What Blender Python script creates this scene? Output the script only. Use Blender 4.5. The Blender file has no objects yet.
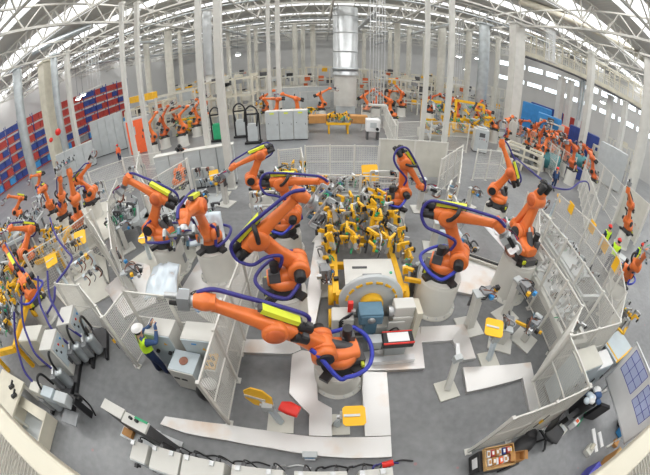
import bpy, math, random
from mathutils import Vector, Matrix
random.seed(11)
R = math.radians
SC = bpy.context.scene
COL = SC.collection
# ------------------------------------------------------------------ camera (16.4 mm fisheye, 6.1 m above the floor)
H = 6.1
PITCH, ROLL, FPX = R(34.0), R(0.47), 297.0
_R = Vector((1, 0, 0)); _U = Vector((0, math.sin(PITCH), math.cos(PITCH))); CF = Vector((0, math.cos(PITCH), -math.sin(PITCH)))
CR = _R * math.cos(ROLL) - _U * math.sin(ROLL)
CU = _U * math.cos(ROLL) + _R * math.sin(ROLL)
cam = bpy.data.cameras.new('camera')
cam.type = 'PANO'
for holder in (cam, getattr(cam, 'cycles', None)):
    if holder is None: continue
    try:
        holder.panorama_type = 'FISHEYE_EQUISOLID'
        holder.fisheye_lens = 36.0 * FPX / 650.0
        holder.fisheye_fov = math.pi
    except Exception:
        pass
cam.sensor_fit = 'HORIZONTAL'; cam.sensor_width = 36.0; cam.sensor_height = 36.0 * 475 / 650
cam.clip_start = 0.02; cam.clip_end = 400
camo = bpy.data.objects.new('camera', cam); COL.objects.link(camo)
camo.matrix_world = Matrix(((CR.x, CU.x, -CF.x, 0), (CR.y, CU.y, -CF.y, 0), (CR.z, CU.z, -CF.z, H), (0, 0, 0, 1)))
SC.camera = camo

def ray(px, py):
    dx, dy = px - 325.0, 237.5 - py
    r = math.hypot(dx, dy) + 1e-9
    t = 2 * math.asin(min(r / (2 * FPX), 1))
    return (CR * (dx / r) + CU * (dy / r)) * math.sin(t) + CF * math.cos(t)

def fl(px, py, z=0.0):
    """where the line of sight of a picture point meets the level z"""
    d = ray(px, py)
    k = (z - H) / d.z
    return Vector((0, 0, H)) + d * k

def pol(px, py, d, z=0.0):
    """the point at level z in the direction of a picture point, d metres away over the floor"""
    v = ray(px, py); k = d / math.hypot(v.x, v.y)
    return Vector((v.x * k, v.y * k, z))

# ------------------------------------------------------------------ materials
MATS = {}
def mat(name, col, rough=0.5, metal=0.0, noise=0.06, scale=6.0, bump=0.0, emit=None, estr=0, alpha=None, coat=0):
    m = bpy.data.materials.new(name); m.use_nodes = True
    nt = m.node_tree; b = nt.nodes['Principled BSDF']
    b.inputs['Roughness'].default_value = rough
    b.inputs['Metallic'].default_value = metal
    if coat: b.inputs['Coat Weight'].default_value = coat
    if noise > 0:
        tc = nt.nodes.new('ShaderNodeTexCoord'); n = nt.nodes.new('ShaderNodeTexNoise')
        n.inputs['Scale'].default_value = scale; n.inputs['Detail'].default_value = 4
        cr = nt.nodes.new('ShaderNodeValToRGB')
        a = [max(0, c * (1 - noise * 2)) for c in col]; z = [min(1, c * (1 + noise)) for c in col]
        cr.color_ramp.elements[0].color = (*a, 1); cr.color_ramp.elements[1].color = (*z, 1)
        cr.color_ramp.elements[0].position = 0.3; cr.color_ramp.elements[1].position = 0.65
        nt.links.new(tc.outputs['Object'], n.inputs['Vector']); nt.links.new(n.outputs['Fac'], cr.inputs['Fac'])
        nt.links.new(cr.outputs['Color'], b.inputs['Base Color'])
        if bump:
            bp = nt.nodes.new('ShaderNodeBump'); bp.inputs['Strength'].default_value = bump
            nt.links.new(n.outputs['Fac'], bp.inputs['Height']); nt.links.new(bp.outputs['Normal'], b.inputs['Normal'])
    else:
        b.inputs['Base Color'].default_value = (*col, 1)
    if emit:
        b.inputs['Emission Color'].default_value = (*emit, 1); b.inputs['Emission Strength'].default_value = estr
    MATS[name] = m
    return m

mat('orange', (0.80, 0.19, 0.04), 0.38, 0, 0.05, 3, coat=.2)
mat('orange_dull', (0.62, 0.13, 0.035), 0.5, 0, 0.08, 3)
mat('white', (0.62, 0.615, 0.58), 0.45, 0, 0.03, 2)
mat('offwhite', (0.60, 0.59, 0.53), 0.5, 0, 0.04, 2)
mat('cream', (0.62, 0.585, 0.48), 0.5, 0, 0.05, 1.5)
mat('pedestal', (0.64, 0.63, 0.585), 0.42, 0, 0.04, 1.2)
mat('fence', (0.68, 0.67, 0.63), 0.5, 0, 0.0)
mat('mesh_wire', (0.62, 0.61, 0.57), 0.5, 0, 0.0)
mat('greylight', (0.50, 0.53, 0.54), 0.45, 0, 0.04, 2)
mat('bluegrey', (0.50, 0.57, 0.61), 0.45, 0, 0.04, 2)
mat('grey', (0.27, 0.28, 0.29), 0.5, 0, 0.06, 3)
mat('darkgrey', (0.085, 0.085, 0.09), 0.5, 0, 0.1, 4)
mat('black', (0.018, 0.018, 0.02), 0.45, 0, 0.1, 5)
mat('yellow', (0.86, 0.48, 0.02), 0.42, 0, 0.06, 3)
mat('yellowplate', (0.95, 0.52, 0.015), 0.4, 0, 0.02, 1)
mat('lime', (0.72, 0.80, 0.05), 0.45, 0, 0.04, 3)
mat('hose_blue', (0.035, 0.03, 0.22), 0.42, 0, 0.08, 8)
mat('hose_bright', (0.03, 0.045, 0.42), 0.4, 0, 0.08, 8)
mat('blue', (0.03, 0.06, 0.27), 0.5, 0, 0.08, 2)
mat('skyblue', (0.05, 0.28, 0.62), 0.5, 0, 0.06, 2)
mat('motorblue', (0.10, 0.20, 0.28), 0.45, 0.1, 0.08, 4)
mat('red', (0.45, 0.05, 0.04), 0.5, 0, 0.08, 3)
mat('brightred', (0.75, 0.03, 0.02), 0.4, 0, 0.04, 3)
mat('green', (0.03, 0.38, 0.17), 0.5, 0, 0.06, 3)
mat('teal', (0.05, 0.20, 0.22), 0.45, 0.1, 0.08, 3)
mat('copper', (0.28, 0.12, 0.08), 0.5, 0.4, 0.1, 8)
mat('steel', (0.55, 0.56, 0.57), 0.35, 0.75, 0.08, 6)
mat('alu', (0.66, 0.67, 0.68), 0.38, 0.6, 0.06, 4)
mat('galv', (0.52, 0.56, 0.58), 0.33, 0.7, 0.08, 1.5)
mat('duct', (0.52, 0.54, 0.55), 0.3, 0.6, 0.06, 1.0)
mat('bluewhite', (0.62, 0.70, 0.76), 0.3, 0.25, 0.04, 2)
mat('wood', (0.55, 0.34, 0.14), 0.6, 0, 0.12, 4)
mat('card', (0.50, 0.25, 0.08), 0.7, 0, 0.06, 3)
mat('paper', (0.80, 0.80, 0.80), 0.6, 0, 0.02, 3)
mat('skin', (0.60, 0.36, 0.24), 0.55, 0, 0.03, 6)
mat('hivis', (0.62, 0.95, 0.03), 0.6, 0, 0.03, 6)
mat('hiorange', (0.95, 0.16, 0.05), 0.6, 0, 0.03, 6)
mat('navy', (0.015, 0.03, 0.09), 0.7, 0, 0.1, 6)
mat('denim', (0.04, 0.09, 0.22), 0.7, 0, 0.1, 6)
mat('helmet', (0.85, 0.85, 0.84), 0.3, 0, 0.0)
mat('lamp', (1, 1, 1), 0.5, 0, 0, emit=(1, .98, .93), estr=14)
mat('windowglass', (0.75, 0.85, 0.92), 0.2, 0, 0, emit=(0.85, 0.93, 1.0), estr=1.25)
mat('skylight', (0.9, 0.92, 0.95), 0.4, 0, 0, emit=(0.96, 0.98, 1.0), estr=1.0)
mat('truss', (0.55, 0.54, 0.50), 0.5, 0, 0.04, 1)
mat('roofsheet', (0.42, 0.42, 0.40), 0.6, 0, 0.1, .3)
mat('wallsheet', (0.50, 0.50, 0.49), 0.6, 0, 0.03, .4)
mat('boardpaper', (0.50, 0.56, 0.80), 0.6, 0, 0.03, 3)
mat('boardline', (0.08, 0.08, 0.42), 0.6, 0, 0)

def floor_material():
    m = bpy.data.materials.new('epoxy_floor'); m.use_nodes = True
    nt = m.node_tree; b = nt.nodes['Principled BSDF']; b.inputs['Roughness'].default_value = 0.32
    tc = nt.nodes.new('ShaderNodeTexCoord')
    n1 = nt.nodes.new('ShaderNodeTexNoise'); n1.inputs['Scale'].default_value = 0.5; n1.inputs['Detail'].default_value = 8
    n2 = nt.nodes.new('ShaderNodeTexNoise'); n2.inputs['Scale'].default_value = 5; n2.inputs['Detail'].default_value = 6
    v = nt.nodes.new('ShaderNodeTexVoronoi'); v.inputs['Scale'].default_value = 1.1
    for n in (n1, n2, v): nt.links.new(tc.outputs['Object'], n.inputs['Vector'])
    cr = nt.nodes.new('ShaderNodeValToRGB')
    cr.color_ramp.elements[0].color = (0.150, 0.155, 0.163, 1); cr.color_ramp.elements[1].color = (0.240, 0.246, 0.252, 1)
    cr.color_ramp.elements[0].position = .35; cr.color_ramp.elements[1].position = .65
    mx = nt.nodes.new('ShaderNodeMix'); mx.data_type = 'FLOAT'; mx.inputs[0].default_value = .4
    nt.links.new(n1.outputs['Fac'], mx.inputs[2]); nt.links.new(n2.outputs['Fac'], mx.inputs[3]); nt.links.new(mx.outputs[0], cr.inputs['Fac'])
    # small pinkish paint spots
    lt = nt.nodes.new('ShaderNodeMath'); lt.operation = 'LESS_THAN'; lt.inputs[1].default_value = 0.045
    nt.links.new(v.outputs['Distance'], lt.inputs[0])
    ml = nt.nodes.new('ShaderNodeMath'); ml.operation = 'MULTIPLY'; ml.inputs[1].default_value = 0.35
    nt.links.new(lt.outputs[0], ml.inputs[0])
    m2 = nt.nodes.new('ShaderNodeMix'); m2.data_type = 'RGBA'
    m2.inputs[7].default_value = (0.5, 0.12, 0.14, 1)
    nt.links.new(ml.outputs[0], m2.inputs[0]); nt.links.new(cr.outputs['Color'], m2.inputs[6])
    nt.links.new(m2.outputs[2], b.inputs['Base Color'])
    MATS['floor'] = m
floor_material()

def plate_material():
    m = bpy.data.materials.new('chequer_plate'); m.use_nodes = True
    nt = m.node_tree; b = nt.nodes['Principled BSDF']; b.inputs['Metallic'].default_value = 0.7; b.inputs['Roughness'].default_value = 0.36
    tc = nt.nodes.new('ShaderNodeTexCoord')
    n1 = nt.nodes.new('ShaderNodeTexNoise'); n1.inputs['Scale'].default_value = 0.9; n1.inputs['Detail'].default_value = 5
    cr = nt.nodes.new('ShaderNodeValToRGB'); e = cr.color_ramp.elements
    e[0].color = (0.70, 0.69, 0.68, 1); e[0].position = .55; e[1].color = (0.62, 0.47, 0.36, 1); e[1].position = .78
    ck = nt.nodes.new('ShaderNodeTexChecker'); ck.inputs['Scale'].default_value = 30
    bp = nt.nodes.new('ShaderNodeBump'); bp.inputs['Strength'].default_value = .12; bp.inputs['Distance'].default_value = .01
    nt.links.new(tc.outputs['Object'], n1.inputs['Vector']); nt.links.new(tc.outputs['Object'], ck.inputs['Vector'])
    nt.links.new(n1.outputs['Fac'], cr.inputs['Fac']); nt.links.new(cr.outputs['Color'], b.inputs['Base Color'])
    nt.links.new(ck.outputs['Fac'], bp.inputs['Height']); nt.links.new(bp.outputs['Normal'], b.inputs['Normal'])
    MATS['plate'] = m
plate_material()

def wave_material(name, c1, c2, scale, rough=.55, axis='X', bump=.4):
    m = bpy.data.materials.new(name); m.use_nodes = True
    nt = m.node_tree; b = nt.nodes['Principled BSDF']; b.inputs['Roughness'].default_value = rough
    tc = nt.nodes.new('ShaderNodeTexCoord'); w = nt.nodes.new('ShaderNodeTexWave'); w.bands_direction = axis
    w.inputs['Scale'].default_value = scale
    mx = nt.nodes.new('ShaderNodeValToRGB'); mx.color_ramp.elements[0].color = (*c1, 1); mx.color_ramp.elements[1].color = (*c2, 1)
    bp = nt.nodes.new('ShaderNodeBump'); bp.inputs['Strength'].default_value = bump; bp.inputs['Distance'].default_value = .05
    nt.links.new(tc.outputs['Object'], w.inputs['Vector']); nt.links.new(w.outputs['Fac'], mx.inputs['Fac'])
    nt.links.new(mx.outputs['Color'], b.inputs['Base Color']); nt.links.new(w.outputs['Fac'], bp.inputs['Height'])
    nt.links.new(bp.outputs['Normal'], b.inputs['Normal'])
    MATS[name] = m
wave_material('corrugated', (0.50, 0.50, 0.49), (0.60, 0.60, 0.59), 1.2)
wave_material('roofdeck', (0.48, 0.475, 0.45), (0.56, 0.55, 0.52), 1.0)
wave_material('ribbed', (0.50, 0.47, 0.40), (0.66, 0.63, 0.55), 9, axis='X', bump=1)

# ------------------------------------------------------------------ mesh builder
class MB:
    def __init__(s): s.v = []; s.f = []; s.mi = []; s.sm = []; s.names = []
    def _m(s, m):
        if m not in s.names: s.names.append(m)
        return s.names.index(m)
    def add(s, vs, fs, m, smooth=False):
        o = len(s.v); s.v += [tuple(v) for v in vs]; k = s._m(m)
        for f in fs: s.f.append([i + o for i in f]); s.mi.append(k); s.sm.append(smooth)
    def box(s, c, d, m, M=None):
        x, y, z = d[0] / 2, d[1] / 2, d[2] / 2
        vs = [Vector((sx * x, sy * y, sz * z)) for sz in (-1, 1) for sy in (-1, 1) for sx in (-1, 1)]
        if M is not None: vs = [M @ v for v in vs]
        c = Vector(c); vs = [v + c for v in vs]
        s.add(vs, [(0, 2, 3, 1), (4, 5, 7, 6), (0, 1, 5, 4), (2, 6, 7, 3), (0, 4, 6, 2), (1, 3, 7, 5)], m)
    def frame(s, p, q):
        d = (Vector(q) - Vector(p)); L = d.length; d = d / max(L, 1e-9)
        up = Vector((0, 0, 1)) if abs(d.z) < .99 else Vector((0, 1, 0))
        a = d.cross(up).normalized(); b = a.cross(d)
        return d, a, b
    def beam(s, p, q, w, h, m):
        p, q = Vector(p), Vector(q); d, a, b = s.frame(p, q); a = a * (w / 2); b = b * (h / 2)
        vs = [e + i * a + j * b for e in (p, q) for (i, j) in ((-1, -1), (1, -1), (1, 1), (-1, 1))]
        s.add(vs, [(0, 1, 2, 3), (7, 6, 5, 4), (0, 4, 5, 1), (1, 5, 6, 2), (2, 6, 7, 3), (3, 7, 4, 0)], m)
    def cyl(s, p, q, r, m, r2=None, n=14, caps=True):
        p, q = Vector(p), Vector(q); r2 = r if r2 is None else r2; d, a, b = s.frame(p, q)
        ring = [(math.cos(2 * math.pi * i / n), math.sin(2 * math.pi * i / n)) for i in range(n)]
        vs = [p + (a * x + b * y) * r for x, y in ring] + [q + (a * x + b * y) * r2 for x, y in ring]
        s.add(vs, [(i, i + n, (i + 1) % n + n, (i + 1) % n) for i in range(n)], m, True)
        if caps:
            s.add(vs[:n], [tuple(range(n))], m); s.add(vs[n:], [tuple(range(n - 1, -1, -1))], m)
    def lathe(s, prof, m, c=(0, 0, 0), n=28, axis='Z'):
        c = Vector(c); vs = []
        for r, z in prof:
            for i in range(n):
                x, y = r * math.cos(2 * math.pi * i / n), r * math.sin(2 * math.pi * i / n)
                v = {'Z': (x, y, z), 'X': (z, x, y), 'Y': (y, z, x)}[axis]
                vs.append(c + Vector(v))
        fs = [(j * n + i, j * n + (i + 1) % n, (j + 1) * n + (i + 1) % n, (j + 1) * n + i) for j in range(len(prof) - 1) for i in range(n)]
        k = len(prof) - 1
        s.add(vs, fs, m, True)
        s.add(vs[:n], [tuple(range(n - 1, -1, -1))], m); s.add(vs[k * n:], [tuple(range(n))], m)
    def tube(s, pts, r, m, n=8, smooth_pts=True):
        pts = [Vector(p) for p in pts]
        if smooth_pts and len(pts) > 2:
            out = []
            for i in range(len(pts) - 1):
                p0 = pts[max(i - 1, 0)]; p1 = pts[i]; p2 = pts[i + 1]; p3 = pts[min(i + 2, len(pts) - 1)]
                for k in range(5):
                    t = k / 5
                    out.append(.5 * ((2 * p1) + (p2 - p0) * t + (2 * p0 - 5 * p1 + 4 * p2 - p3) * t * t + (3 * p1 - p0 - 3 * p2 + p3) * t ** 3))
            out.append(pts[-1]); pts = out
        vs = []; a = None
        for i, p in enumerate(pts):
            d = (pts[min(i + 1, len(pts) - 1)] - pts[max(i - 1, 0)])
            d = d.normalized() if d.length > 1e-9 else Vector((0, 0, 1))
            if a is None:
                a = d.cross(Vector((0, 0, 1)) if abs(d.z) < .9 else Vector((1, 0, 0))).normalized()
            else:
                a = (a - d * a.dot(d)); a = a.normalized() if a.length > 1e-6 else d.orthogonal().normalized()
            b = d.cross(a)
            vs += [p + (a * math.cos(2 * math.pi * k / n) + b * math.sin(2 * math.pi * k / n)) * r for k in range(n)]
        fs = [(j * n + i, (j + 1) * n + i, (j + 1) * n + (i + 1) % n, j * n + (i + 1) % n) for j in range(len(pts) - 1) for i in range(n)]
        s.add(vs, fs, m, True)
        e = (len(pts) - 1) * n
        s.add(vs[:n], [tuple(range(n))], m); s.add(vs[e:], [tuple(range(n - 1, -1, -1))], m)
    def sphere(s, c, r, m, sc=(1, 1, 1), n=14, k=8, z0=-1.0):
        c = Vector(c); prof = []
        for j in range(k + 1):
            t = math.asin(z0) + (math.pi / 2 - math.asin(z0)) * j / k
            prof.append((max(r * math.cos(t), 1e-4), r * math.sin(t)))
        b = MB(); b.lathe(prof, m, n=n)
        s.add([Vector((v[0] * sc[0], v[1] * sc[1], v[2] * sc[2])) + c for v in b.v], b.f, m, True)
    def loft(s, secs, m, n=16, p=3.2):
        """rounded sections along +Y: (y, xc, zc, half w, half h)"""
        vs = []
        for (y, xc, zc, w, h) in secs:
            for i in range(n):
                t = 2 * math.pi * (i + .5) / n; ct, st = math.cos(t), math.sin(t)
                x = math.copysign(abs(ct) ** (2 / p), ct) * w; z = math.copysign(abs(st) ** (2 / p), st) * h
                vs.append(Vector((xc + x, y, zc + z)))
        fs = [(j * n + i, (j + 1) * n + i, (j + 1) * n + (i + 1) % n, j * n + (i + 1) % n) for j in range(len(secs) - 1) for i in range(n)]
        s.add(vs, fs, m, True)
        e = (len(secs) - 1) * n
        s.add(vs[:n], [tuple(range(n))], m); s.add(vs[e:], [tuple(range(n - 1, -1, -1))], m)
    def poly(s, pts, z0, z1, m):
        n = len(pts); vs = [Vector((x, y, z0)) for x, y in pts] + [Vector((x, y, z1)) for x, y in pts]
        s.add(vs, [tuple(range(n - 1, -1, -1)), tuple(range(n, 2 * n))] + [(i, (i + 1) % n, (i + 1) % n + n, i + n) for i in range(n)], m)
    def xform(s, M): s.v = [tuple(M @ Vector(v)) for v in s.v]; return s
    def join(s, o, M=None):
        b = len(s.v); s.v += [tuple(M @ Vector(v)) if M else v for v in o.v]
        for f, k, sm in zip(o.f, o.mi, o.sm):
            s.f.append([i + b for i in f]); s.mi.append(s._m(o.names[k])); s.sm.append(sm)
    def mesh(s, name):
        me = bpy.data.meshes.new(name); me.from_pydata(s.v, [], s.f)
        for nm in s.names: me.materials.append(MATS[nm])
        me.polygons.foreach_set('material_index', s.mi); me.polygons.foreach_set('use_smooth', s.sm)
        me.update(); return me

FOOT = []
def claim(x, y, w, d, rz=0.0):
    n = max(1, round(w / d)); r = d / 2
    for i in range(n):
        t = (i + .5) / n * w - w / 2; FOOT.append((x + t * math.cos(rz), y + t * math.sin(rz), r))
def is_free(x, y, w, d, rz=0.0):
    n = max(1, round(w / d)); r = d / 2
    for i in range(n):
        t = (i + .5) / n * w - w / 2; px, py = x + t * math.cos(rz), y + t * math.sin(rz)
        if any(math.hypot(px - a, py - b) < r + q + .15 for a, b, q in FOOT): return False
    return True
def settle(px, py, dist, w, d, rz=0.0, most=14, step=.6):
    """keeps the direction and finds a free spot near the wanted distance"""
    for k in range(int(most / step) * 2):
        e = dist + (k + 1) // 2 * step * (1 if k % 2 else -.5)
        p = pol(px, py, max(e, 14))
        if is_free(p.x, p.y, w, d, rz): break
    else: p = pol(px, py, dist)
    claim(p.x, p.y, w, d, rz); return p
def tag(o, label, cat, group=None, kind=None):
    o['label'] = label; o['category'] = cat
    if group: o['group'] = group
    if kind: o['kind'] = kind
    return o
def thing(name, label, cat, loc=(0, 0, 0), rz=0.0, group=None):
    o = bpy.data.objects.new(name, None); COL.objects.link(o); o.empty_display_size = .2
    o.location = loc; o.rotation_euler = (0, 0, rz)
    return tag(o, label, cat, group)
def part(name, mesh, parent=None, loc=(0, 0, 0), rot=(0, 0, 0), scale=None, bevel=0, label=None):
    if isinstance(mesh, MB): mesh = mesh.mesh(name)
    o = bpy.data.objects.new(name, mesh); COL.objects.link(o)
    o.parent = parent; o.location = loc; o.rotation_euler = rot
    if scale: o.scale = scale
    if bevel:
        b = o.modifiers.new('bevel', 'BEVEL'); b.width = bevel; b.segments = 2; b.limit_method = 'ANGLE'; b.angle_limit = R(40)
    if label: o['label'] = label
    return o
def solo(name, mb, label, cat, loc=(0, 0, 0), rz=0.0, group=None, bevel=0):
    o = part(name, mb, None, loc, (0, 0, rz), bevel=bevel)
    return tag(o, label, cat, group)
def structure(name, mb, loc=(0, 0, 0), label=None, cat=None):
    o = part(name, mb, None, loc); o['kind'] = 'structure'
    if label: o['label'] = label
    if cat: o['category'] = cat
    return o
CACHE = {}
def cached(key, fn):
    if key not in CACHE: CACHE[key] = fn().mesh(key if isinstance(key, str) else key[0])
    return CACHE[key]
def quad(mb, pts, m): mb.add([Vector(p) for p in pts], [(0, 1, 2, 3)], m)
def copy_tree(o, parent=None):
    c = o.copy(); COL.objects.link(c); c.parent = parent
    for ch in o.children: copy_tree(ch, c)
    return c
# ------------------------------------------------------------------ the hall
b = MB(); b.box((0, 38, -.15), (140, 110, .3), 'floor'); structure('floor', b, label='grey epoxy floor of the car body shop', cat='floor')
ROOF = 16.0
# the roof: sheet metal bands between the skylight strips
strips = [(-9, 1.6), (1.0, 1.6), (11.5, 1.8), (20, 1.8), (28.5, 1.2), (37, .9), (45.5, .8), (54, .8), (62.5, .8), (71, .8), (79.5, .8)]
b = MB(); y = -16.0
for yc, w in strips:
    b.box((0, (y + yc - w) / 2, ROOF + .1), (140, yc - w - y, .2), 'roofdeck'); y = yc + w
b.box((0, (y + 88) / 2, ROOF + .1), (140, 88 - y, .2), 'roofdeck')
structure('ceiling', b, label='grey sheet metal roof of the hall', cat='ceiling')
for i, (yc, w) in enumerate(strips):
    b = MB(); b.box((0, yc, ROOF + .12), (140, 2 * w, .06), 'skylight')
    structure('window_%d' % (i + 1), b, label='long white skylight strip in the roof', cat='skylight')
def wall(name, p, q, z0, z1, m, label):
    p, q = Vector((*p, 0)), Vector((*q, 0)); d = (q - p); L = d.length
    b = MB(); b.box((L / 2, 0, (z0 + z1) / 2), (L, .3, z1 - z0), m)
    o = structure(name, b, label=label, cat='wall'); o.location = p; o.rotation_euler = (0, 0, math.atan2(d.y, d.x)); return o
wall('wall_left', (-60, -16), (-46.5, 87), 0, ROOF, 'corrugated', 'pale corrugated wall above the tall rack')
wall('wall_back', (-62, 87), (62, 87), 0, ROOF, 'wallsheet', 'pale far end wall of the hall')
wall('wall_right', (62, 10), (36, 60), 0, ROOF, 'wallsheet', 'pale wall with window bands on the right')
wall('wall_front', (-64, -16), (64, -16), 0, ROOF, 'wallsheet', 'pale wall behind the camera')
# right wall windows: two long bands, each bay a window of its own
P = Vector((62, 10, 0)); Q = Vector((36, 60, 0)); D = (Q - P).normalized(); NW = Vector((-D.y, D.x, 0))
if NW.x > 0: NW = -NW
k = len(strips)
for row, (z0, z1) in enumerate(((7.6, 8.5), (10.8, 11.9))):
    for i in range(13):
        a = 1.0 + i * 4.2; k += 1
        b = MB(); b.box((0, 0, 0), (3.5, .06, z1 - z0), 'windowglass')
        o = structure('window_%d' % k, b, (P + D * (a + 1.75) + NW * .2 + Vector((0, 0, (z0 + z1) / 2))), label='bright window in the %s window band of the right wall' % ('lower', 'upper')[row], cat='window')
        o.rotation_euler = (0, 0, math.atan2(D.y, D.x))
        f = MB()
        for x in (-1.75, -.58, .58, 1.75): f.box((x, -.0, 0), (.09, .14, z1 - z0 + .1), 'white')
        for z in (-1, 1): f.box((0, 0, z * (z1 - z0) / 2), (3.6, .14, .1), 'white')
        part('window_frame', f, o)
# roof trusses across the hall and their longitudinal ties
def truss_mesh():
    b = MB(); x0, x1, n = -60, 60, 40; s = (x1 - x0) / n
    b.beam((x0, 0, 0), (x1, 0, 0), .2, .18, 'truss'); b.beam((x0, 0, 2.1), (x1, 0, 2.1), .18, .16, 'truss')
    for i in range(n):
        a = x0 + i * s
        b.beam((a, 0, 0), (a + s / 2, 0, 2.1), .12, .12, 'truss'); b.beam((a + s / 2, 0, 2.1), (a + s, 0, 0), .12, .12, 'truss')
        if i % 2 == 0: b.beam((a, 0, 0), (a, 0, 2.1), .1, .1, 'truss')
    return b
tm = truss_mesh().mesh('roof_truss')
for i, y in enumerate((9.0, 15.8, 24.3, 32.8, 41.2, 49.7, 58.2, 66.7, 75.2, 83.5)):
    o = part('roof_truss', tm, None, (0, y, 13.5)); tag(o, 'white lattice roof truss spanning the hall under the skylights', 'roof truss', 'lattice trusses under the roof')
def tie_mesh():
    b = MB(); b.beam((0, 5, 0), (0, 86, 0), .2, .2, 'truss'); b.beam((0, 5, 1.7), (0, 86, 1.7), .14, .14, 'truss')
    for i in range(27):
        y = 5 + i * 3; b.beam((0, y, 0), (0, y + 1.5, 1.7), .09, .09, 'truss'); b.beam((0, y + 1.5, 1.7), (0, y + 3, 0), .09, .09, 'truss')
    return b
tm = tie_mesh().mesh('roof_girder')
for x in (-44, -35, -26, -17, -8, 1, 10, 19, 28, 37):
    o = part('roof_girder', tm, None, (x, 0, 13.1)); tag(o, 'white lengthwise roof girder running down the hall', 'girder', 'lengthwise girders under the roof')
# cable trays and pipes hung below the trusses
for x, z, w in ((-31, 12.2, .6), (-22, 12.4, .45), (-13, 12.2, .5), (5.5, 12.3, .5), (14, 12.2, .5)):
    b = MB(); b.box((0, 58, 0), (w, 52, .12), 'steel')
    for s in (-1, 1): b.box((s * w / 2, 58, .08), (.04, 52, .2), 'galv')
    for i in range(10): b.beam((0, 33 + i * 5.5, 0), (0, 33 + i * 5.5, 1.0), .05, .05, 'galv')
    solo('cable_tray', b, 'galvanised cable tray hung lengthwise under the roof trusses', 'cable tray', (x, 0, z), group='cable trays under the roof')
for y, z in ((27.5, 13.0), (42, 13.0), (60, 13.0)):
    b = MB(); b.tube([(-42, 0, 0), (36, 0, 0)], .09, 'galv', 10, False); b.tube([(-42, .4, .05), (36, .4, .05)], .06, 'cream', 8, False)
    for i in range(10): b.beam((-40 + i * 8, .25, 0), (-40 + i * 8, .25, .5), .05, .05, 'galv')
    solo('ceiling_pipe', b, 'pair of pipes hung across the hall under the roof', 'pipe', (0, y, z), group='pipes across the roof')
# ------------------------------------------------------------------ light: daylight through every skylight strip, and the hall lamps
for yc, w in strips:
    l = bpy.data.lights.new('skylight_daylight', 'AREA'); l.shape = 'RECTANGLE'; l.size = 110; l.size_y = 2 * w
    l.energy = 2900 if yc < 30 else 1900; l.color = (1.0, 0.985, 0.95)
    o = bpy.data.objects.new('skylight_daylight', l); COL.objects.link(o); o.location = (0, yc, ROOF - .02)
w = bpy.data.worlds.new('world'); SC.world = w; w.use_nodes = True
bg = w.node_tree.nodes['Background']; bg.inputs[0].default_value = (.95, .97, 1, 1); bg.inputs[1].default_value = 1.0
SC.view_settings.view_transform = 'Standard'; SC.view_settings.look = 'None'; SC.view_settings.gamma = 1; SC.view_settings.use_curve_mapping = False
SC.view_settings.exposure = 0.5
SC.cycles.use_denoising = True if hasattr(SC, 'cycles') else None
SC.cycles.max_bounces = 6; SC.cycles.diffuse_bounces = 4
def lamp(px, py, d, label):
    p = Vector((0, 0, H)) + ray(px, py) * d
    o = thing('flood_lamp', label, 'lamp', p)
    f = MB(); f.lathe([(.3, .1), (.5, -.3)], 'greylight', n=16); f.beam((0, 0, .1), (0, 0, 13.3 - p.z), .05, .05, 'grey'); part('lamp_housing', f, o)
    f = MB(); f.sphere((0, 0, -.25), .42, 'lamp', (1, 1, .5)); part('bulb', f, o)
lamp(238, 53, 45, 'bright round high bay lamp above the far left cells')
lamp(459, 55, 50, 'bright round high bay lamp right of the big duct tower')
lamp(477, 57, 55, 'bright high bay lamp beside the galvanised column on the right')
lamp(466, 68, 58, 'lower bright high bay lamp between the two others on the right')
lamp(78, 97, 44, 'left one of two small bright lamps before the tall rack')
lamp(83, 93, 44, 'right one of two small bright lamps before the tall rack')
lamp(603, 100, 40, 'bright high bay lamp under the footbridge')

# ------------------------------------------------------------------ columns and hanging posts
def post(name, label, cat, px, py, r, top=13.5, m='white', kind='box', z0=0.0, group=None, duct=None, d=None):
    p = pol(px, py, d) if d else fl(px, py, z0)
    claim(p.x, p.y, 2.6 * r, 2.6 * r)
    o = thing(name, label, cat, p, group=group); b = MB(); o['kind'] = 'thing'
    if kind == 'box': b.box((0, 0, (top - z0) / 2), (2 * r, 2 * r, top - z0), m)
    elif kind == 'round': b.cyl((0, 0, 0), (0, 0, top - z0), r, m, n=20)
    elif kind == 'ibeam':
        b.box((0, -r, (top - z0) / 2), (2 * r, .06, top - z0), m); b.box((0, r, (top - z0) / 2), (2 * r, .06, top - z0), m); b.box((0, 0, (top - z0) / 2), (.06, 2 * r, top - z0), m)
    part('shaft', b, o)
    b = MB(); b.box((0, 0, .02), (3 * r, 3 * r, .04), m)
    for sx in (-1, 1):
        for sy in (-1, 1): b.cyl((sx * 1.2 * r, sy * 1.2 * r, .04), (sx * 1.2 * r, sy * 1.2 * r, .09), .025, 'steel', n=8)
    part('base_plate', b, o)
    b = MB(); b.box((0, 0, top - z0 - .1), (2.6 * r, 2.6 * r, .2), m); part('head_plate', b, o)
    if duct:
        z1, z2, r2, mm = duct; b = MB(); b.cyl((0, 0, z1), (0, 0, z2), r2, mm, n=32)
        zz = z1
        while zz < z2: b.cyl((0, 0, zz), (0, 0, zz + .1), r2 + .04, mm, n=32); zz += 2.2
        part('duct_sleeve', b, o, label='shiny galvanised duct sleeve')
    return o
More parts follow.
